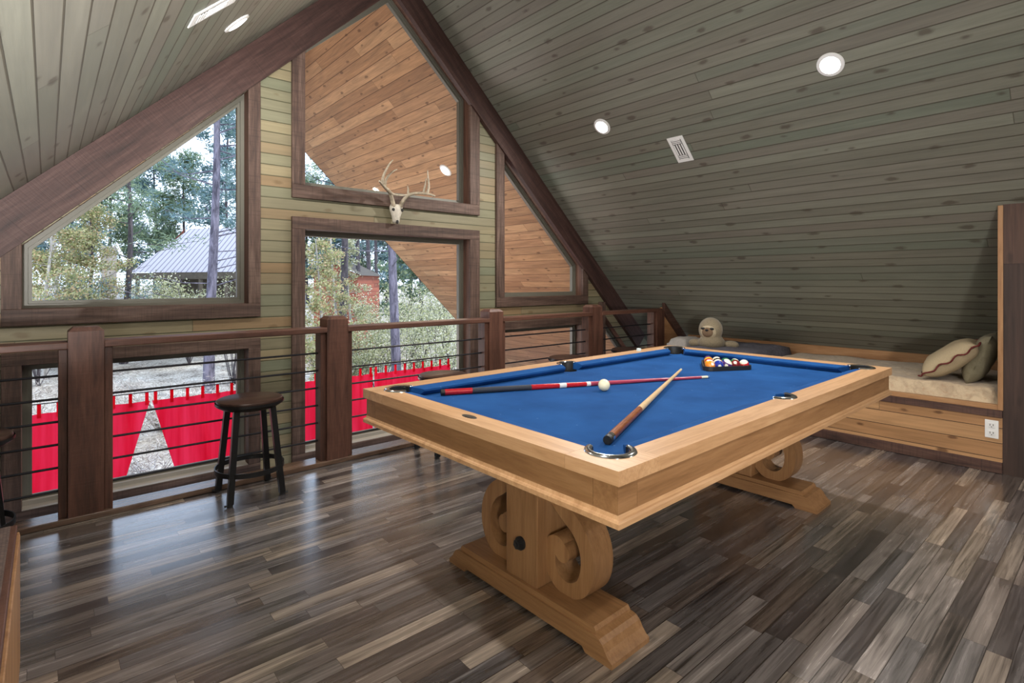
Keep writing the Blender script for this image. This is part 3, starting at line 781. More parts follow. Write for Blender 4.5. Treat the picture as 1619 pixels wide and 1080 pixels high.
# plush animal
M['plush'] = plain('plush_fur', srgb(150,136,112), .95, 0, .25, 120, .5, Sheen_Weight=.3)
M['plush_face'] = plain('plush_face', srgb(196,180,152), .95, 0, .15, 120, .3)
M['plush_mask'] = plain('plush_muzzle', srgb(128,104,82), .9, 0, .15, 120)
pl = thing('plush_toy', 'tan plush animal with pale face ring sitting on the daybed bench', 'plush toy', (5.2,2.86,.59))
hc = Vector((5.2,2.88,.775)); fd = Vector((-hc.x,-hc.y,.0)).normalized(); fr = Vector((fd.y,-fd.x,0))*-1
b = MB()
b.ball(hc, .118, (1,1,1.08)); b.ball((5.2,2.87,.645), .13, (1.05,1.0,.62)); b.ball((5.2+.10,2.87-.16,.625), .06, (1,1.3,.7)); b.ball((5.2-.03,2.87+.16,.63), .06, (1,1.3,.7))
o = b.build('body', M['plush'], pl, 'all'); md = o.modifiers.new('fuse', 'REMESH'); md.mode = 'VOXEL'; md.voxel_size = .011; md.use_smooth_shade = True
fdn = (fd*.995+fr*-.28).normalized(); fr2 = Vector((-fdn.y, fdn.x, 0))
rot = Matrix((fr2, fdn, Vector((0,0,1)))).transposed()
b = MB(); b.ball(hc+fdn*.072+Vector((0,0,-.012)), .082, (1,.62,1.05), M=rot); b.build('face', M['plush_face'], pl, 'all')
b = MB(); b.ball(hc+fdn*.098+Vector((0,0,-.018)), .058, (1,.62,.95), M=rot); b.build('muzzle', M['plush_mask'], pl, 'all')
for sg in (-1,1):
    b = MB(); b.ball(hc+fdn*.117+fr2*(sg*.045)+Vector((0,0,.018)), .015, (1.5,.6,.8), 10, M=rot); b.build('eye', M['black'], pl, 'all')
b = MB(); b.ball(hc+fdn*.138+Vector((0,0,.004)), .013, (1.3,.7,.9), 10, M=rot); b.build('nose', M['black'], pl, 'all')

# outlet on the bench front
ol = thing('wall_outlet', 'white double power outlet on the pine bench front near the dark end wall', 'outlet', (XK-.001,.632,.288))
b = MB(); b.box(XK-.007, XK-.0005, .597, .667, .228, .348, .003); b.build('cover_plate', M['white'], ol)
for z in (.262,.314):
    b = MB(); b.box(XK-.010, XK-.0065, .615, .649, z-.017, z+.017, .002); r_ = b.build('receptacle', M['white'], ol)
    b = MB()
    for y in (.624,.640): b.box(XK-.0108, XK-.0098, y-.0016, y+.0016, z-.004, z+.009)
    b.cyl((XK-.0108,.632,z-.010),(XK-.0098,.632,z-.010),.003,n=8); b.build('slots', M['grille_dark'], r_)

# low ledge at the left, with a textured top
t = NT('textured_mat'); oc = t.n('ShaderNodeTexCoord').outputs['Object']
br = t.n('ShaderNodeTexBrick', {'Vector': t.n('ShaderNodeMapping', {'Vector': oc, 'Scale': (1,1,1), 'Rotation': (0,0,.78)}).outputs[0], 'Scale': 40.0, 'Color1': (*srgb(126,106,98),1), 'Color2': (*srgb(96,80,76),1), 'Mortar': (*srgb(48,38,38),1), 'Mortar Size': .03})
t.bsdf(br.outputs[0], .5, t.bump(br.outputs[1], .6, .006)); M['mat'] = t.m
lg = thing('low_ledge', 'low wooden ledge with textured brown top along the left edge of the photo', 'ledge', (-.33,1.6,0))
b = MB(); b.box(-.55, -.112, .75, 2.44, .002, .425); b.build('side_panel', M['pine_y'], lg)
b = MB(); b.box(-.113, -.068, .75, 2.44, .002, .43, .003); b.build('face_board', M['pine_z'], lg)
b = MB(); b.box(-.55, -.070, 2.441, 2.462, .002, .43, .003); b.build('end_board', M['pine_z'], lg)
b = MB(); b.box(-.56, -.076, .74, 2.468, .43, .453, .003); b.build('top_cap', M['post_y'], lg)
b = MB(); b.box(-.545, -.092, .76, 2.45, .452, .459); b.build('top_mat', M['mat'], lg)

# ------------------------------------------------------------------ ceiling fixtures
def on_slope(right, x, y):
    """matrix: local x down the slope, local z out of the ceiling into the room"""
    ang = math.atan(S)
    if right: ex_, ez_ = Vector((math.cos(ang),0,-math.sin(ang))), Vector((-math.sin(ang),0,-math.cos(ang)))
    else: ex_, ez_ = Vector((-math.cos(ang),0,-math.sin(ang))), Vector((math.sin(ang),0,-math.cos(ang)))
    ey_ = ez_.cross(ex_)
    m = Matrix((ex_,ey_,ez_)).transposed().to_4x4(); m.translation = Vector((x,y,roof(x))); return m
def slope_lamp(m, r, watts, col):
    L = bpy.data.lights.new('downlight', 'AREA'); L.shape = 'DISK'; L.size = r*1.4; L.energy = watts; L.color = col
    lo = bpy.data.objects.new('downlight', L); C.objects.link(lo)
    z = m.to_3x3()@Vector((0,0,1)); lo.location = m.translation+z*.017; lo.rotation_euler = (-z).to_track_quat('Z','Y').to_euler()
def downlight(label, right, x, y, r=.082, watts=22, col=(1,.96,.9)):
    m = on_slope(right, x, y)
    t = thing('recessed_light', label, 'ceiling light', tuple(m.translation), 0, 'recessed ceiling lights')
    b = MB(); b.lathe([(r*.72,.0105),(r*.78,.011),(r*.97,.007),(r,.0005)], m.translation, 36, m.to_3x3())
    b.build('trim_ring', M['white'], t, True)
    b = MB(); b.lathe([(1e-4,.0145),(r*.5,.014),(r*.73,.0105)], m.translation, 32, m.to_3x3()); b.build('diffuser', M['lamp'], t, True)
    slope_lamp(m, r, watts, col)
    return t
WR, WL = 42, 26
downlight('recessed round light on the right slope, nearest the gable wall rafter', True, 3.838, 3.188, watts=WR)
downlight('recessed round light highest on the right slope, away from the rafters', True, 3.846, 1.297, watts=WR)
downlight('recessed round light on the left slope beside the dark rafter', False, .80, 3.28, watts=WL)
for x, y, rt in ((3.846,-.6,True),(3.846,-2.4,True),(.77,1.30,False),(.77,-.6,False),(.77,-2.4,False)):
    slope_lamp(on_slope(rt, x, y), .082, 15 if rt else WL, (1,.96,.9))  # rows continued out of view, lamps without fixtures added to light the room
downlight('small round light in the orange porch ceiling seen through the tall upper window', True, 3.838, 5.742, r=.09, watts=30, col=(1,.85,.65))
def vent(label, right, x, y, along):
    m = on_slope(right, x, y); R3 = m.to_3x3()
    t = thing('air_vent', label, 'air vent', tuple(m.translation), 0, 'ceiling air vents')
    lx, ly = (.13,.075) if along else (.075,.13)
    MM = m
    b = MB(); b.box(-lx,lx,-ly,ly,.0005,.007,.002,M=MM); b.build('frame', M['white'], t)
    b = MB(); b.box(-lx*.78,lx*.78,-ly*.62,ly*.62,.0068,.0078,0,M=MM); b.build('backing', M['grille_dark'], t)
    def slat(x0,x1,y0,y1):
        b = MB(); b.box(x0,x1,y0,y1,.0078,.011,0,M=MM); b.build('slat', M['white'], t)
    for k in range(4):
        yy = -ly*.48+ly*.96*k/3; slat(-lx*.42,lx*.42,yy-.006,yy+.006)
    for sg in (-1,1):
        for k in range(3):
            xx = sg*(lx*.50+lx*.12*k); slat(xx-.005,xx+.004,-ly*.55,ly*.55)
vent('white louvred air vent on the right slope below the two recessed lights', True, 4.125, 2.563, True)
vent('white louvred air vent on the left slope beside the recessed light', False, .56, 2.66, True)

# ------------------------------------------------------------------ deer skull on the gable wall
M['bone'] = plain('bone', srgb(206,198,184), .6, 0, .15, 40, .2)
M['antler'] = plain('antler', srgb(186,172,150), .55, 0, .3, 30, .3)
sk = thing('deer_skull', 'pale deer skull with branching antlers hung on the board wall between the windows', 'mounted skull', (2.34,4.30,1.84))
b = MB()
secs = [(1.955,.050,.035),(1.93,.062,.05),(1.90,.058,.055),(1.87,.046,.05),(1.845,.038,.042),(1.815,.034,.034),(1.79,.028,.024)]
n = 16; vs = []
for z, rx, ry in secs:
    for k in range(n):
        q = 2*PI*k/n; vs.append((2.34+rx*math.cos(q), 4.285+ry*math.sin(q)*.8-.0, z))
b.add(vs, [(i*n+k,i*n+(k+1)%n,(i+1)*n+(k+1)%n,(i+1)*n+k) for i in range(len(secs)-1) for k in range(n)]+[tuple(range(n)),tuple(range((len(secs)-1)*n,len(secs)*n))])
b.build('skull', M['bone'], sk, 'all')
for sg in (-1,1):
    b = MB(); b.ball((2.34+sg*.043,4.252,1.905), .014, (1,.6,1), 8); b.build('eye_socket', M['grille_dark'], sk, 'all')
b = MB(); b.ball((2.34,4.262,1.80), .013, (1,.7,1.5), 8); b.build('nose_cavity', M['grille_dark'], sk, 'all')
def antler(sg, beam, tines):
    b = MB(); f = lambda p: (2.34+sg*p[0], 4.27-p[1], p[2])
    pts = catmull([f(p) for p in beam], 5); b.tube(pts, [.021-.013*i/(len(pts)-1) for i in range(len(pts))], 8)
    for tn in tines:
        q = catmull([f(p) for p in tn], 4); b.tube(q, [.014-.010*i/(len(q)-1) for i in range(len(q))], 7)
    b.build('antler', M['antler'], sk, 'all')
antler(-1, [(.03,.0,1.935),(.06,.02,2.00),(.10,.05,2.05),(.17,.10,2.075),(.23,.16,2.09),(.27,.20,2.10)],
  [[(.12,.06,2.055),(.09,.11,2.02),(.03,.13,2.015),(-.03,.13,2.03)], [(.17,.10,2.075),(.17,.13,2.14),(.13,.16,2.20),(.09,.17,2.225)], [(.22,.15,2.088),(.22,.18,2.16),(.18,.2,2.25),(.15,.21,2.29)]])
antler(1, [(.03,.0,1.935),(.06,.02,2.00),(.10,.05,2.045),(.17,.10,2.06),(.23,.16,2.05),(.27,.20,2.03)],
  [[(.09,.04,2.04),(.085,.05,2.09),(.08,.05,2.12)], [(.20,.12,2.06),(.205,.14,2.13),(.21,.15,2.19)], [(.22,.15,2.055),(.23,.16,2.12),(.215,.17,2.20),(.21,.17,2.26)]])
# ------------------------------------------------------------------ outdoors
GZ = -2.95
def gz(x, y): return GZ + max(0, y-11)*.055 + .15*noise.noise(Vector((x*.15, y*.15, 0)))
t = NT('leaf_litter'); oc = t.n('ShaderNodeTexCoord').outputs['Object']
n1 = t.noise(oc, 1.2, 5, .65); n2 = t.noise(oc, 14, 4, .7)
f = t.math('ADD', t.math('MULTIPLY', n1, .4), t.math('MULTIPLY', n2, .6))
t.bsdf(t.ramp(f, [(.38, srgb(96,84,72)), (.5, srgb(188,176,158)), (.62, srgb(236,228,212))]), .95, t.bump(n2, .8, .05)); M['litter'] = t.m
b = MB(); nx, ny = 44, 44; vs = []
for i in range(nx+1):
    for j in range(ny+1):
        x, y = -22+74*i/nx, 4.6+76*(j/ny)**1.4; vs.append((x,y,gz(x,y)))
b.add(vs, [(i*(ny+1)+j,(i+1)*(ny+1)+j,(i+1)*(ny+1)+j+1,i*(ny+1)+j+1) for i in range(nx) for j in range(ny)])
struct(b.build('ground', M['litter'], None, True))
# lower outside wall under the windows
b = MB(); b.face([(XL-.6,4.52,-3.0),(XN+.9,4.52,-3.0),(XN+.9,4.52,-.40),(XL-.6,4.52,-.40)], [(-3,XL),(-3,XN),(-.4,XN),(-.4,XL)]); struct(b.build('wall_lower', M['wall']))

def leaf_mat(name, cols, trans=.35):
    t = NT(name)
    g = t.n('ShaderNodeNewGeometry').outputs['Random Per Island']
    col = t.ramp(g, [(i/max(1,len(cols)-1), c) for i, c in enumerate(cols)])
    d = t.n('ShaderNodeBsdfDiffuse', {'Color': col}); tr = t.n('ShaderNodeBsdfTranslucent', {'Color': col})
    ms = t.n('ShaderNodeMixShader', {0: trans, 1: d.outputs[0], 2: tr.outputs[0]}); t.t.links.new(ms.outputs[0], t.out.inputs[0]); return t.m
M['pine_green'] = leaf_mat('pine_needles', [srgb(96,116,92), srgb(136,152,116), srgb(120,140,126), srgb(164,172,132)])
M['pine_blue'] = leaf_mat('blue_needles', [srgb(92,118,124), srgb(124,148,150), srgb(108,130,118), srgb(150,170,164)])
M['yellow_leaf'] = leaf_mat('yellow_leaves', [srgb(140,146,96), srgb(186,184,128), srgb(206,198,160), srgb(116,130,88), srgb(204,170,136), srgb(150,162,112)])
M['shrub_leaf'] = leaf_mat('shrub_leaves', [srgb(160,162,112), srgb(204,202,160), srgb(116,124,84), srgb(230,226,200), srgb(84,94,66)])
M['dry_twig'] = leaf_mat('dry_brush', [srgb(150,138,124), srgb(206,196,184), srgb(120,108,100), srgb(232,226,216)], .1)
def bark(name, a, c):
    t = NT(name); oc = t.n('ShaderNodeTexCoord').outputs['Object']
    n = t.noise(t.n('ShaderNodeMapping', {'Vector': oc, 'Scale': (9,9,2.2)}).outputs[0], 1.0, 5, .7, .6)
    t.bsdf(t.ramp(n, [(.36, a), (.62, c)]), .9, t.bump(n, .8, .04)); return t.m
M['bark'] = bark('pine_bark', srgb(62,58,68), srgb(132,126,138)); M['bark_dark'] = bark('dark_bark', srgb(48,44,48), srgb(98,90,92)); M['bark_pale'] = bark('pale_bark', srgb(128,120,112), srgb(206,200,190))
def tree(label, x, y, h, r, foliage, leaf, bk, seed, crown0=.35, nb=26, lean=(0,0), spread=2.0, group=None, per=34, size=.22, name='pine_tree', sub=3):
    rg = random.Random(seed); z0 = gz(x,y)-.05
    t = thing(name, label, 'tree', (x,y,z0), 0, group)
    def axis(k): return Vector((x+lean[0]*k+.12*math.sin(k*5+seed), y+lean[1]*k+.1*math.cos(k*4+seed), z0+h*k))
    b = MB(); b.tube([axis(k/12) for k in range(13)], [r*(1.12 if k == 0 else 1)*(1-.72*k/12) for k in range(13)], 10)
    lf = MB(); tips = []
    for i in range(nb):
        k = crown0*.55+(1-crown0*.55)*(i+rg.random())/nb
        a = rg.uniform(0, 2*PI); L = spread*(1.1-.75*max(0,(k-crown0))/(1-crown0+.01))*rg.uniform(.55,1.1)
        p0 = axis(min(k,.99)); up = rg.uniform(-.05,.45)
        p1 = p0+Vector((math.cos(a)*L*.5, math.sin(a)*L*.5, up*L*.35)); p2 = p0+Vector((math.cos(a)*L, math.sin(a)*L, up*L+.1*L))
        rb = r*(.16 if k > crown0 else .11)
        b.tube([p0,p1,p2], [rb, rb*.6, rb*.25], 5)
        if k > crown0:
            for s_ in range(sub):
                q = rg.uniform(.35,1.05); bp = p0.lerp(p2, q)+Vector((rg.uniform(-.3,.3), rg.uniform(-.3,.3), rg.uniform(-.1,.3)))*spread*.35; tips.append(bp)
        else:
            b.tube([p1, p1+Vector((rg.uniform(-.4,.4),rg.uniform(-.4,.4),rg.uniform(.1,.5)))*L*.5], [rb*.5, rb*.15], 4)
    b.build('trunk', bk, t, True)
    if foliage:
        for tp in tips:
            for _ in range(per):
                d = Vector((rg.gauss(0,1),rg.gauss(0,1),rg.gauss(0,.8)+.2)).normalized()
                c = tp+Vector((rg.gauss(0,.20),rg.gauss(0,.20),rg.gauss(0,.13)))*spread*.5
                sd = d.orthogonal().normalized()*size*(.13 if leaf in ('needle',) else .42)
                l_ = size*rg.uniform(.7,1.3)
                lf.b.faces.new([lf.b.verts.new(q) for q in (c-sd*.5, c+d*l_*.5-sd, c+d*l_, c+d*l_*.5+sd)])
        me = bpy.data.meshes.new('foliage'); bmesh.ops.translate(lf.b, verts=lf.b.verts, vec=-Vector((x,y,z0))); lf.b.to_mesh(me); me.materials.append(foliage)
        o = bpy.data.objects.new('foliage', me); C.objects.link(o); o.parent = t
    lf.b.free()
    return t
def at(px, tt):   # ground position on the bearing of a column of the photograph, tt metres deep
    u = (px-809.5)/852; return (tt*(.65325+u*.75714), tt*(.75714-u*.65325))
x, y = at(337,16.5); tree('tall pine with thick blue-grey trunk at the right of the big left window', x, y, 13, .175, M['pine_blue'], 'needle', M['bark'], 11, .40, 34, spread=2.6, per=40)
x, y = at(201,22); tree('slimmer dark-trunked pine rising in front of the metal-roofed cabin', x, y, 9.5, .15, M['pine_green'], 'needle', M['bark_dark'], 5, .42, 26, spread=2.6)
x, y = at(91,24); tree('pale straight trunk at the left of the big left window', x, y, 8.0, .13, M['pine_green'], 'needle', M['bark_pale'], 8, .62, 20, spread=2.2)
x, y = at(622,16); tree('thick blue-grey trunk standing in the middle of the tall door-like window', x, y, 13, .155, M['pine_blue'], 'needle', M['bark'], 21, .62, 26, spread=2.4)
x, y = at(541,20); tree('dark trunk before the rust-red cabin in the door-like window', x, y, 12, .17, M['pine_green'], 'needle', M['bark_dark'], 31, .6, 24, spread=2.4)
x, y = at(563,26); tree('straight dark trunk just right of the rust-red cabin', x, y, 12, .14, M['pine_green'], 'needle', M['bark_dark'], 32, .62, 20, spread=2.2)
x, y = at(582,30); tree('thin grey trunk between the rust-red cabin and the thick blue-grey trunk', x, y, 13, .15, M['pine_green'], 'needle', M['bark_dark'], 33, .6, 20, spread=2.2)
x, y = at(596,38); tree('distant thin trunk just left of the thick blue-grey trunk', x, y, 13, .15, M['pine_green'], 'needle', M['bark_dark'], 34, .55, 20, spread=2.4)
x, y = at(668,34); tree('leafy evergreen behind the shrubs at the edge of the porch ceiling', x, y, 10, .15, M['pine_green'], 'leaf', M['bark_dark'], 35, .12, 34, spread=2.8, size=.3, sub=4)
x, y = at(75,19); tree('yellow-green leafy tree at the far left of the big left window', x, y, 6.0, .09, M['yellow_leaf'], 'leaf', M['bark_pale'], 41, .12, 40, spread=1.9, size=.085, per=90, name='leafy_tree')
x, y = at(140,21); tree('olive leafy tree beside the stone chimney of the cabin', x, y, 6.2, .09, M['yellow_leaf'], 'leaf', M['bark_dark'], 42, .10, 40, spread=1.7, size=.085, per=90, name='leafy_tree')
x, y = at(502,15); tree('yellow-leaved sapling at the left edge of the door-like window', x, y, 5.2, .06, M['yellow_leaf'], 'leaf', M['bark_pale'], 43, .2, 30, spread=1.1, size=.075, per=50, name='leafy_tree')
x, y = at(527,19); tree('yellow-leaved tree in front of the left half of the rust-red cabin', x, y, 5.6, .07, M['yellow_leaf'], 'leaf', M['bark_pale'], 44, .3, 30, spread=1.0, size=.075, per=40, name='leafy_tree')
x, y = at(553,21); tree('pale green leafy tree in front of the right corner of the rust-red cabin', x, y, 5.4, .07, M['shrub_leaf'], 'leaf', M['bark_pale'], 45, .2, 30, spread=1.0, size=.075, per=50, name='leafy_tree')
FAR = [(20,44,'beyond the far left leafy tree'),(112,42,'between the pale trunk and the olive tree'),(172,46,'above the stone chimney'),(245,50,'above the cabin roof'),(292,46,'behind the cabin, left of the thick pine'),
       (360,42,'right of the thick pine in the left window'),(486,50,'at the left edge of the upper window corner'),(530,48,'behind the rust-red cabin'),(572,52,'between the thin trunks'),(612,46,'behind the thick blue-grey trunk'),(648,50,'right of the thick blue-grey trunk'),(700,48,'near the porch roof edge')]
for i, (px, tt, wh) in enumerate(FAR):
    x, y = at(px, tt); tree('hazy distant pine %s' % wh, x, y, 13+rnd.uniform(-2,3), .16, M['pine_blue'] if i % 2 else M['pine_green'], 'needle', M['bark_dark'], 60+i, .14, 44, spread=3.0, per=44, size=.5, group='distant pines', sub=3)
def shrub(label, x, y, r, h, mat, seed, n=1100, size=.09, group='shrubs beyond the porch', name='shrub', twiggy=False):
    rg = random.Random(seed); z0 = gz(x,y)-.03
    t = thing(name, label, 'shrub', (x,y,z0), 0, group)
    b = MB(); ends = []
    for i in range(14 if not twiggy else 26):
        a = rg.uniform(0,2*PI); q = rg.uniform(.3,1)
        p1 = Vector((x+math.cos(a)*r*q*.5, y+math.sin(a)*r*q*.5, z0+h*rg.uniform(.35,.6))); p2 = Vector((x+math.cos(a)*r*q, y+math.sin(a)*r*q, z0+h*rg.uniform(.6,1.0)))
        b.tube([(x+rg.uniform(-.05,.05),y,z0),p1,p2], [.018,.011,.004], 4); ends += [p1,p2,p1.lerp(p2,.5)]
    b.build('stem', M['bark_pale'] if twiggy else M['bark_dark'], t, True)
    lf = bmesh.new()
    for i in range(n):
        e = rg.choice(ends); c = e+Vector((rg.gauss(0,.28),rg.gauss(0,.28),rg.gauss(0,.22)))*r*.55
        if c.z < z0+.02: c.z = z0+.02+rg.random()*.2
        d = Vector((rg.gauss(0,1),rg.gauss(0,1),rg.gauss(0,1))).normalized(); sd = d.orthogonal().normalized()*size*(.1 if twiggy else .38); l_ = size*rg.uniform(.7,1.3)*(2.2 if twiggy else 1)
        lf.faces.new([lf.verts.new(q-Vector((x,y,z0))) for q in (c-sd*.4, c+d*l_*.5-sd, c+d*l_, c+d*l_*.5+sd)])
    me = bpy.data.meshes.new('foliage'); lf.to_mesh(me); lf.free(); me.materials.append(mat); o = bpy.data.objects.new('foliage', me); C.objects.link(o); o.parent = t
SH = [(640,19,1.6,3.2,'shrub_leaf','right of the thick blue-grey trunk'),(690,17,1.6,2.9,'shrub_leaf','against the lower porch roof edge'),(598,18,1.3,2.5,'shrub_leaf','left of the thick blue-grey trunk'),
      (556,17,1.2,2.3,'shrub_leaf','before the rust-red cabin'),(715,20,1.9,3.6,'shrub_leaf','at the right side of the door-like window'),(664,22,1.8,3.8,'shrub_leaf','behind the front row, under the leafy evergreen'),
      (612,24,1.8,3.2,'shrub_leaf','further back behind the thick trunk'),(515,18,1.3,2.5,'yellow_leaf','below the yellow sapling'),
      (250,23,1.5,3.4,'shrub_leaf','below the cabin porch'),(165,20,1.5,3.6,'pine_blue','below the stone chimney'),(110,20,1.4,3.5,'yellow_leaf','below the pale straight trunk'),(60,18,1.3,3.3,'yellow_leaf','at the lower left corner of the left window'),
      (300,22,1.5,3.4,'shrub_leaf','left of the thick pine trunk'),(368,19,1.5,3.8,'shrub_leaf','right of the thick pine trunk')]
for i, (px, tt, r, h, m, wh) in enumerate(SH):
    x, y = at(px, tt); shrub('%s shrub %s' % ('yellowish' if m == 'yellow_leaf' else 'bluish' if m == 'pine_blue' else 'pale green', wh), x, y, r, h, M[m], 100+i, 3400, .07 if tt < 21 else .09)
BR = [(200,13,'above the left curtain in the lower left window'),(255,14,'above the gap between the curtains'),(310,13,'above the middle of the left curtains'),(355,14.5,'beside the lower left window frame'),(90,13,'in the narrow pane beside the left post'),(150,15,'behind the leftmost railing post'),
      (490,12.5,'at the left of the door-like window'),(560,12.5,'beside the second railing post'),(600,13,'just left of the thick trunk base'),(650,12.5,'just right of the thick trunk base'),(700,13,'at the right above the red curtains'),(240,11,'low in the gap between the curtains')]
for i, (px, tt, wh) in enumerate(BR):
    x, y = at(px, tt); shrub('bare pale brush %s' % wh, x, y, 1.2, 1.25 if tt > 11.5 else .7, M['dry_twig'], 200+i, 1200, .075, 'bare brush beyond the porch', 'bare_brush', True)
# metal-roofed cabin
M['metal_roof'] = None
t = NT('ribbed_metal_roof'); uv = t.n('ShaderNodeUVMap').outputs[0]; sp = t.n('ShaderNodeSeparateXYZ', {0: uv})
w = t.math('FRACT', t.math('DIVIDE', sp.outputs[0], .24)); rb = t.n('ShaderNodeMapRange', {0: w, 1: .7, 2: .85, 3: 0, 4: 1}).outputs[0]
t.bsdf(t.mix(rb, srgb(168,164,170), srgb(112,108,116)), .6, t.bump(rb, .5, .03)); M['metal_roof'] = t.m
M['rust_wall'] = plank_mat('rust_boards', [srgb(150,84,62), srgb(168,98,74), srgb(136,74,56)], .2, 3, groove=.05, gcol=srgb(90,46,34), grain=.3, knots=0, rough=.8)
M['stone'] = plain('stone', srgb(170,160,150), .9, 0, .4, 4, .5)
M['dark_wood'] = plain('dark_porch_wood', srgb(86,78,66), .8, 0, .2, 6)
cb = thing('metal_roofed_cabin', 'cabin with pale ribbed metal roof and dark porch seen through the big left window', 'cabin', (*at(275,27), 0))
def along(px, tt, z): x, y = at(px, tt); return Vector((x,y,z))
e0, e1 = along(205,25,1.68), along(372,25,1.72); tx = (e1-e0).normalized(); bk = Vector((-tx.y, tx.x, 0))
r0, r1 = e0+bk*3.2+Vector((0,0,2.35))+tx*.9, e1+bk*3.2+Vector((0,0,2.35))
b = MB(); L_ = (e1-e0).length
b.face([e0,e1,r1,r0],[(0,0),(L_,0),(L_,4),(.9,4)]); b.face([r0,r1,e1+bk*6.4,e0+bk*6.4],[(.9,4),(L_,4),(L_,0),(0,0)]); b.build('roof', M['metal_roof'], cb)
b = MB(); up = Vector((0,0,1))
b.add([e0+up*-.32,e1+up*-.32,e1+bk*.15-up*.32,e0+bk*.15-up*.32,e0-up*.02,e1-up*.02,e1+bk*.15-up*.02,e0+bk*.15-up*.02],[(0,1,2,3),(4,5,6,7),(0,1,5,4),(3,2,6,7),(0,3,7,4),(1,2,6,5)]); b.build('porch_beam', M['dark_wood'], cb)
for k in (.06,.25,.44,.66,.9):
    p = e0+tx*(L_*k)+bk*.1; b = MB(); b.box(p.x-.08,p.x+.08,p.y-.08,p.y+.08,gz(p.x,p.y)-.1,1.4); b.build('porch_post', M['dark_wood'], cb)
b = MB(); g0 = e0+bk*1.4+tx*.15; g1 = e1+bk*1.4
b.face([Vector((g0.x,g0.y,-1.9)),Vector((g1.x,g1.y,-1.9)),Vector((g1.x,g1.y,2.6)),Vector((g0.x,g0.y,2.2))],[(0,0),(0,L_),(4,L_),(4,0)]); b.build('front_wall', M['dark_wood'], cb); b = MB()  # front wall coloured dark to stand for the shade under the eave
g2 = e0+bk*5.0-tx*.7
b.face([Vector((g0.x,g0.y,-1.9)),Vector((g2.x,g2.y,-1.9)),Vector((g2.x,g2.y,2.2)),r0-tx*.3,Vector((g0.x,g0.y,2.2))],[(0,0),(0,4),(4,4),(5,2),(4,0)]); b.build('wall', M['rust_wall'], cb)
p = along(172,25,0); b = MB(); b.box(p.x-.28,p.x+.28,p.y-.28,p.y+.28,-2.4,2.9); b.build('chimney', M['stone'], cb)
b = MB(); q0 = along(183,25,3.05); b.tube([q0, e0+up*.02], [.09,.09], 4); b.build('rake_board', M['white'], cb)
rc = thing('rust_red_cabin', 'rust-red board cabin half hidden by trees in the door-like window', 'cabin', (*at(530,26), 0))
c0, c1 = along(496,25,0), along(566,25,0); cx_ = (c1-c0).normalized(); cbk = Vector((-cx_.y,cx_.x,0)); 
b = MB(); L2 = (c1-c0).length
def cz(p,z): return Vector((p.x,p.y,z))
b.face([cz(c0,-2.6),cz(c1,-2.6),cz(c1,1.6),cz(c0+cx_*L2*.5,2.1),cz(c0,1.6)],[(0,0),(0,2),(4,2),(5,1),(4,0)])
b.face([cz(c1,-2.6),cz(c1+cbk*4,-2.6),cz(c1+cbk*4,1.6),cz(c1,1.6)],[(0,0),(0,4),(4,4),(4,0)])
b.face([cz(c0,-2.6),cz(c0+cbk*4,-2.6),cz(c0+cbk*4,1.6),cz(c0,1.6)],[(0,0),(0,4),(4,4),(4,0)]); b.build('wall', M['rust_wall'], rc)
b = MB(); mm = c0+cx_*L2*.5
b.face([cz(c0-cx_*.2-cbk*.2,1.55),cz(mm-cbk*.2,2.15),cz(mm+cbk*4,2.15),cz(c0-cx_*.2+cbk*4,1.55)],[(0,0),(0,1),(4,1),(4,0)]); b.face([cz(c1+cx_*.2-cbk*.2,1.55),cz(mm-cbk*.2,2.15),cz(mm+cbk*4,2.15),cz(c1+cx_*.2+cbk*4,1.55)],[(0,0),(0,1),(4,1),(4,0)]); b.build('roof', M['dark_wood'], rc)

# red tab-top curtains hung across the porch opening
t = NT('red_curtain_cloth'); oc = t.n('ShaderNodeTexCoord').outputs['Object']
n1 = t.noise(t.n('ShaderNodeMapping', {'Vector': oc, 'Scale': (7,1,.5)}).outputs[0], 1.0, 3)
col = t.ramp(n1, [(.35, srgb(236,20,48)), (.65, srgb(255,52,84))])
d = t.n('ShaderNodeBsdfDiffuse', {'Color': col}); tr = t.n('ShaderNodeBsdfTranslucent', {'Color': col})
ms = t.n('ShaderNodeMixShader', {0: .6, 1: d.outputs[0], 2: tr.outputs[0]}); t.t.links.new(ms.outputs[0], t.out.inputs[0]); M['curtain'] = t.m
YC = 8.5; ZT = -.30
def curtain(label, x0, x1, b0_, b1_, seed):
    t = thing('porch_curtain', label, 'curtain', ((x0+x1)/2,YC,ZT-2.3), 0, 'red porch curtains')
    b = MB(); n = max(12, int((x1-x0)/.03)); mz = 16; vs = []
    for i in range(n+1):
        for j in range(mz+1):
            k = j/mz; s_ = i/n; x = (x0+(x1-x0)*s_)*(1-k)+(b0_+(b1_-b0_)*s_)*k
            vs.append((x, YC+.035*math.sin(s_*(x1-x0)*19+seed)*(.5+.5*k)+.01*math.sin(s_*40+seed*2), ZT-2.25*k))
    b.add(vs, [(i*(mz+1)+j,(i+1)*(mz+1)+j,(i+1)*(mz+1)+j+1,i*(mz+1)+j+1) for i in range(n) for j in range(mz)]); b.build('panel', M['curtain'], t, 'all')
    m = max(2, round((x1-x0)/.175))
    for i in range(m):
        x = x0+.02+(x1-x0-.075)*i/(m-1); b = MB(); b.box(x,x+.038,YC-.008,YC+.008,ZT-.05,ZT+.115,.002); b.build('tab', M['curtain'], t)
curtain('red porch curtain left of the triangular gap, partly behind the thick railing post', -1.0, 1.03, -1.0, .42, 1.0)
curtain('red porch curtain right of the triangular gap, behind the clear-standing bar stool', 1.05, 2.60, 1.66, 2.60, 2.4)
curtain('red porch curtain seen at the left of the door-like window beside the second railing post', 2.62, 4.20, 2.62, 4.20, 4.1)
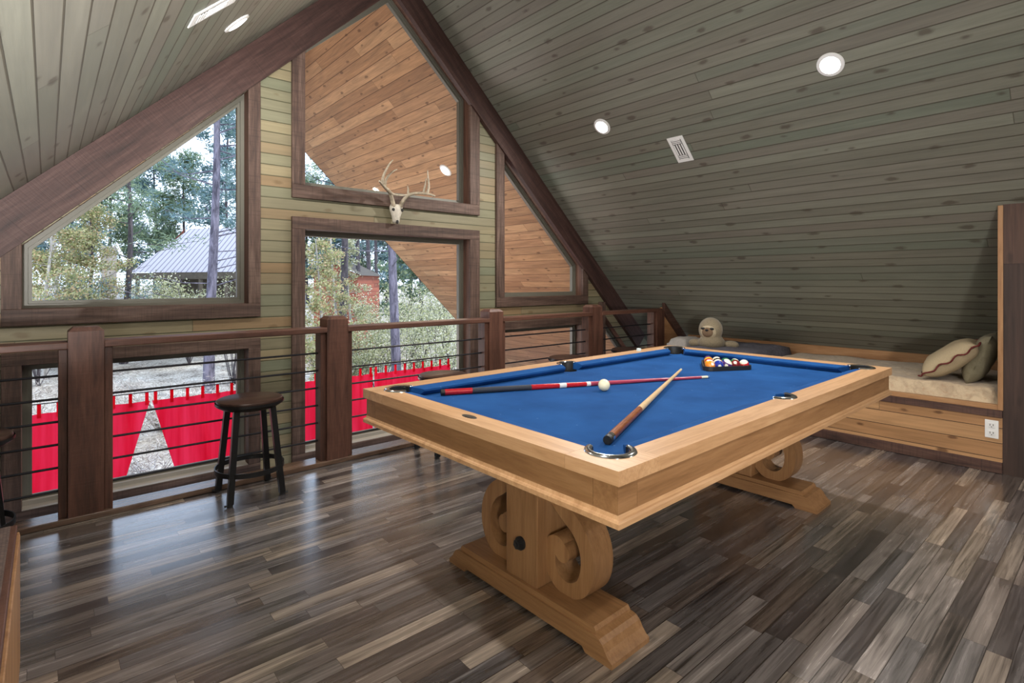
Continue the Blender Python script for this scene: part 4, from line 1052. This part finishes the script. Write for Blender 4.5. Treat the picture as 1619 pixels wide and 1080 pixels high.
curtain('red porch curtain ending at the right of the door-like window below the pale brush', 4.22, 5.78, 4.22, 5.78, 5.6)
b = MB(); b.cyl((-2.2,YC,ZT+.118),(7.0,YC,ZT+.118),.006,n=8); tag(b.build('curtain_wire', M['cable'], None, loc=(2.3,YC,ZT+.118)), 'thin wire holding the red porch curtains by their tabs', 'wire')
b = MB(); 
struct_floor = MB(); struct_floor.box(-2.2, 7.0, 4.53, 8.9, -2.95, -2.88); struct(struct_floor.build('porch_floor', M['dark_x']))
b.b.free()

# ------------------------------------------------------------------ light
w = bpy.data.worlds.new('sky'); SC.world = w; w.use_nodes = True
nt = w.node_tree; bg = nt.nodes['Background']
tc = nt.nodes.new('ShaderNodeTexCoord'); sp = nt.nodes.new('ShaderNodeSeparateXYZ'); cr = nt.nodes.new('ShaderNodeValToRGB')
nt.links.new(tc.outputs['Generated'], sp.inputs[0]); nt.links.new(sp.outputs[2], cr.inputs[0]); nt.links.new(cr.outputs[0], bg.inputs[0])
cr.color_ramp.elements[0].position = .0; cr.color_ramp.elements[0].color = (.68,.80,1.0,1); cr.color_ramp.elements[1].position = .7; cr.color_ramp.elements[1].color = (.55,.70,1.0,1)
bg.inputs[1].default_value = 2.8
sun = bpy.data.lights.new('sun', 'SUN'); sun.energy = 2.2; sun.angle = .05; sun.color = (1,.95,.86)
so = bpy.data.objects.new('sun', sun); C.objects.link(so); so.rotation_euler = Vector((.35,-.75,1.0)).to_track_quat('Z','Y').to_euler()
def area(name, loc, look, size, watts, col=(1,1,1), sy=None):
    L = bpy.data.lights.new(name, 'AREA'); L.energy = watts; L.color = col; L.size = size
    if sy: L.shape = 'RECTANGLE'; L.size_y = sy
    o = bpy.data.objects.new(name, L); C.objects.link(o); o.location = loc
    o.rotation_euler = (Vector(loc)-Vector(look)).to_track_quat('Z','Y').to_euler(); return o
l = area('fill_lamp', (-.55,-.9,.35), (-.75,1.75,2.3), .3, 150, (1,.99,.97)); l.data.spread = 1.15
l = area('fill_lamp', (-.62,-1.6,.95), (5.1,2.6,1.75), .4, 21, (1,.97,.93)); l.data.spread = 1.15
area('porch_lamp', (2.3,6.6,-.1), (3.9,6.6,2.6), 1.6, 75, (1,.95,.88))  # unseen area light added to brighten the porch ceiling
SC.view_settings.view_transform = 'Standard'; SC.view_settings.look = 'None'; SC.view_settings.exposure = 0.0
SC.cycles.max_bounces = 8; SC.cycles.transparent_max_bounces = 12
SC.cycles.sample_clamp_indirect = 6.0
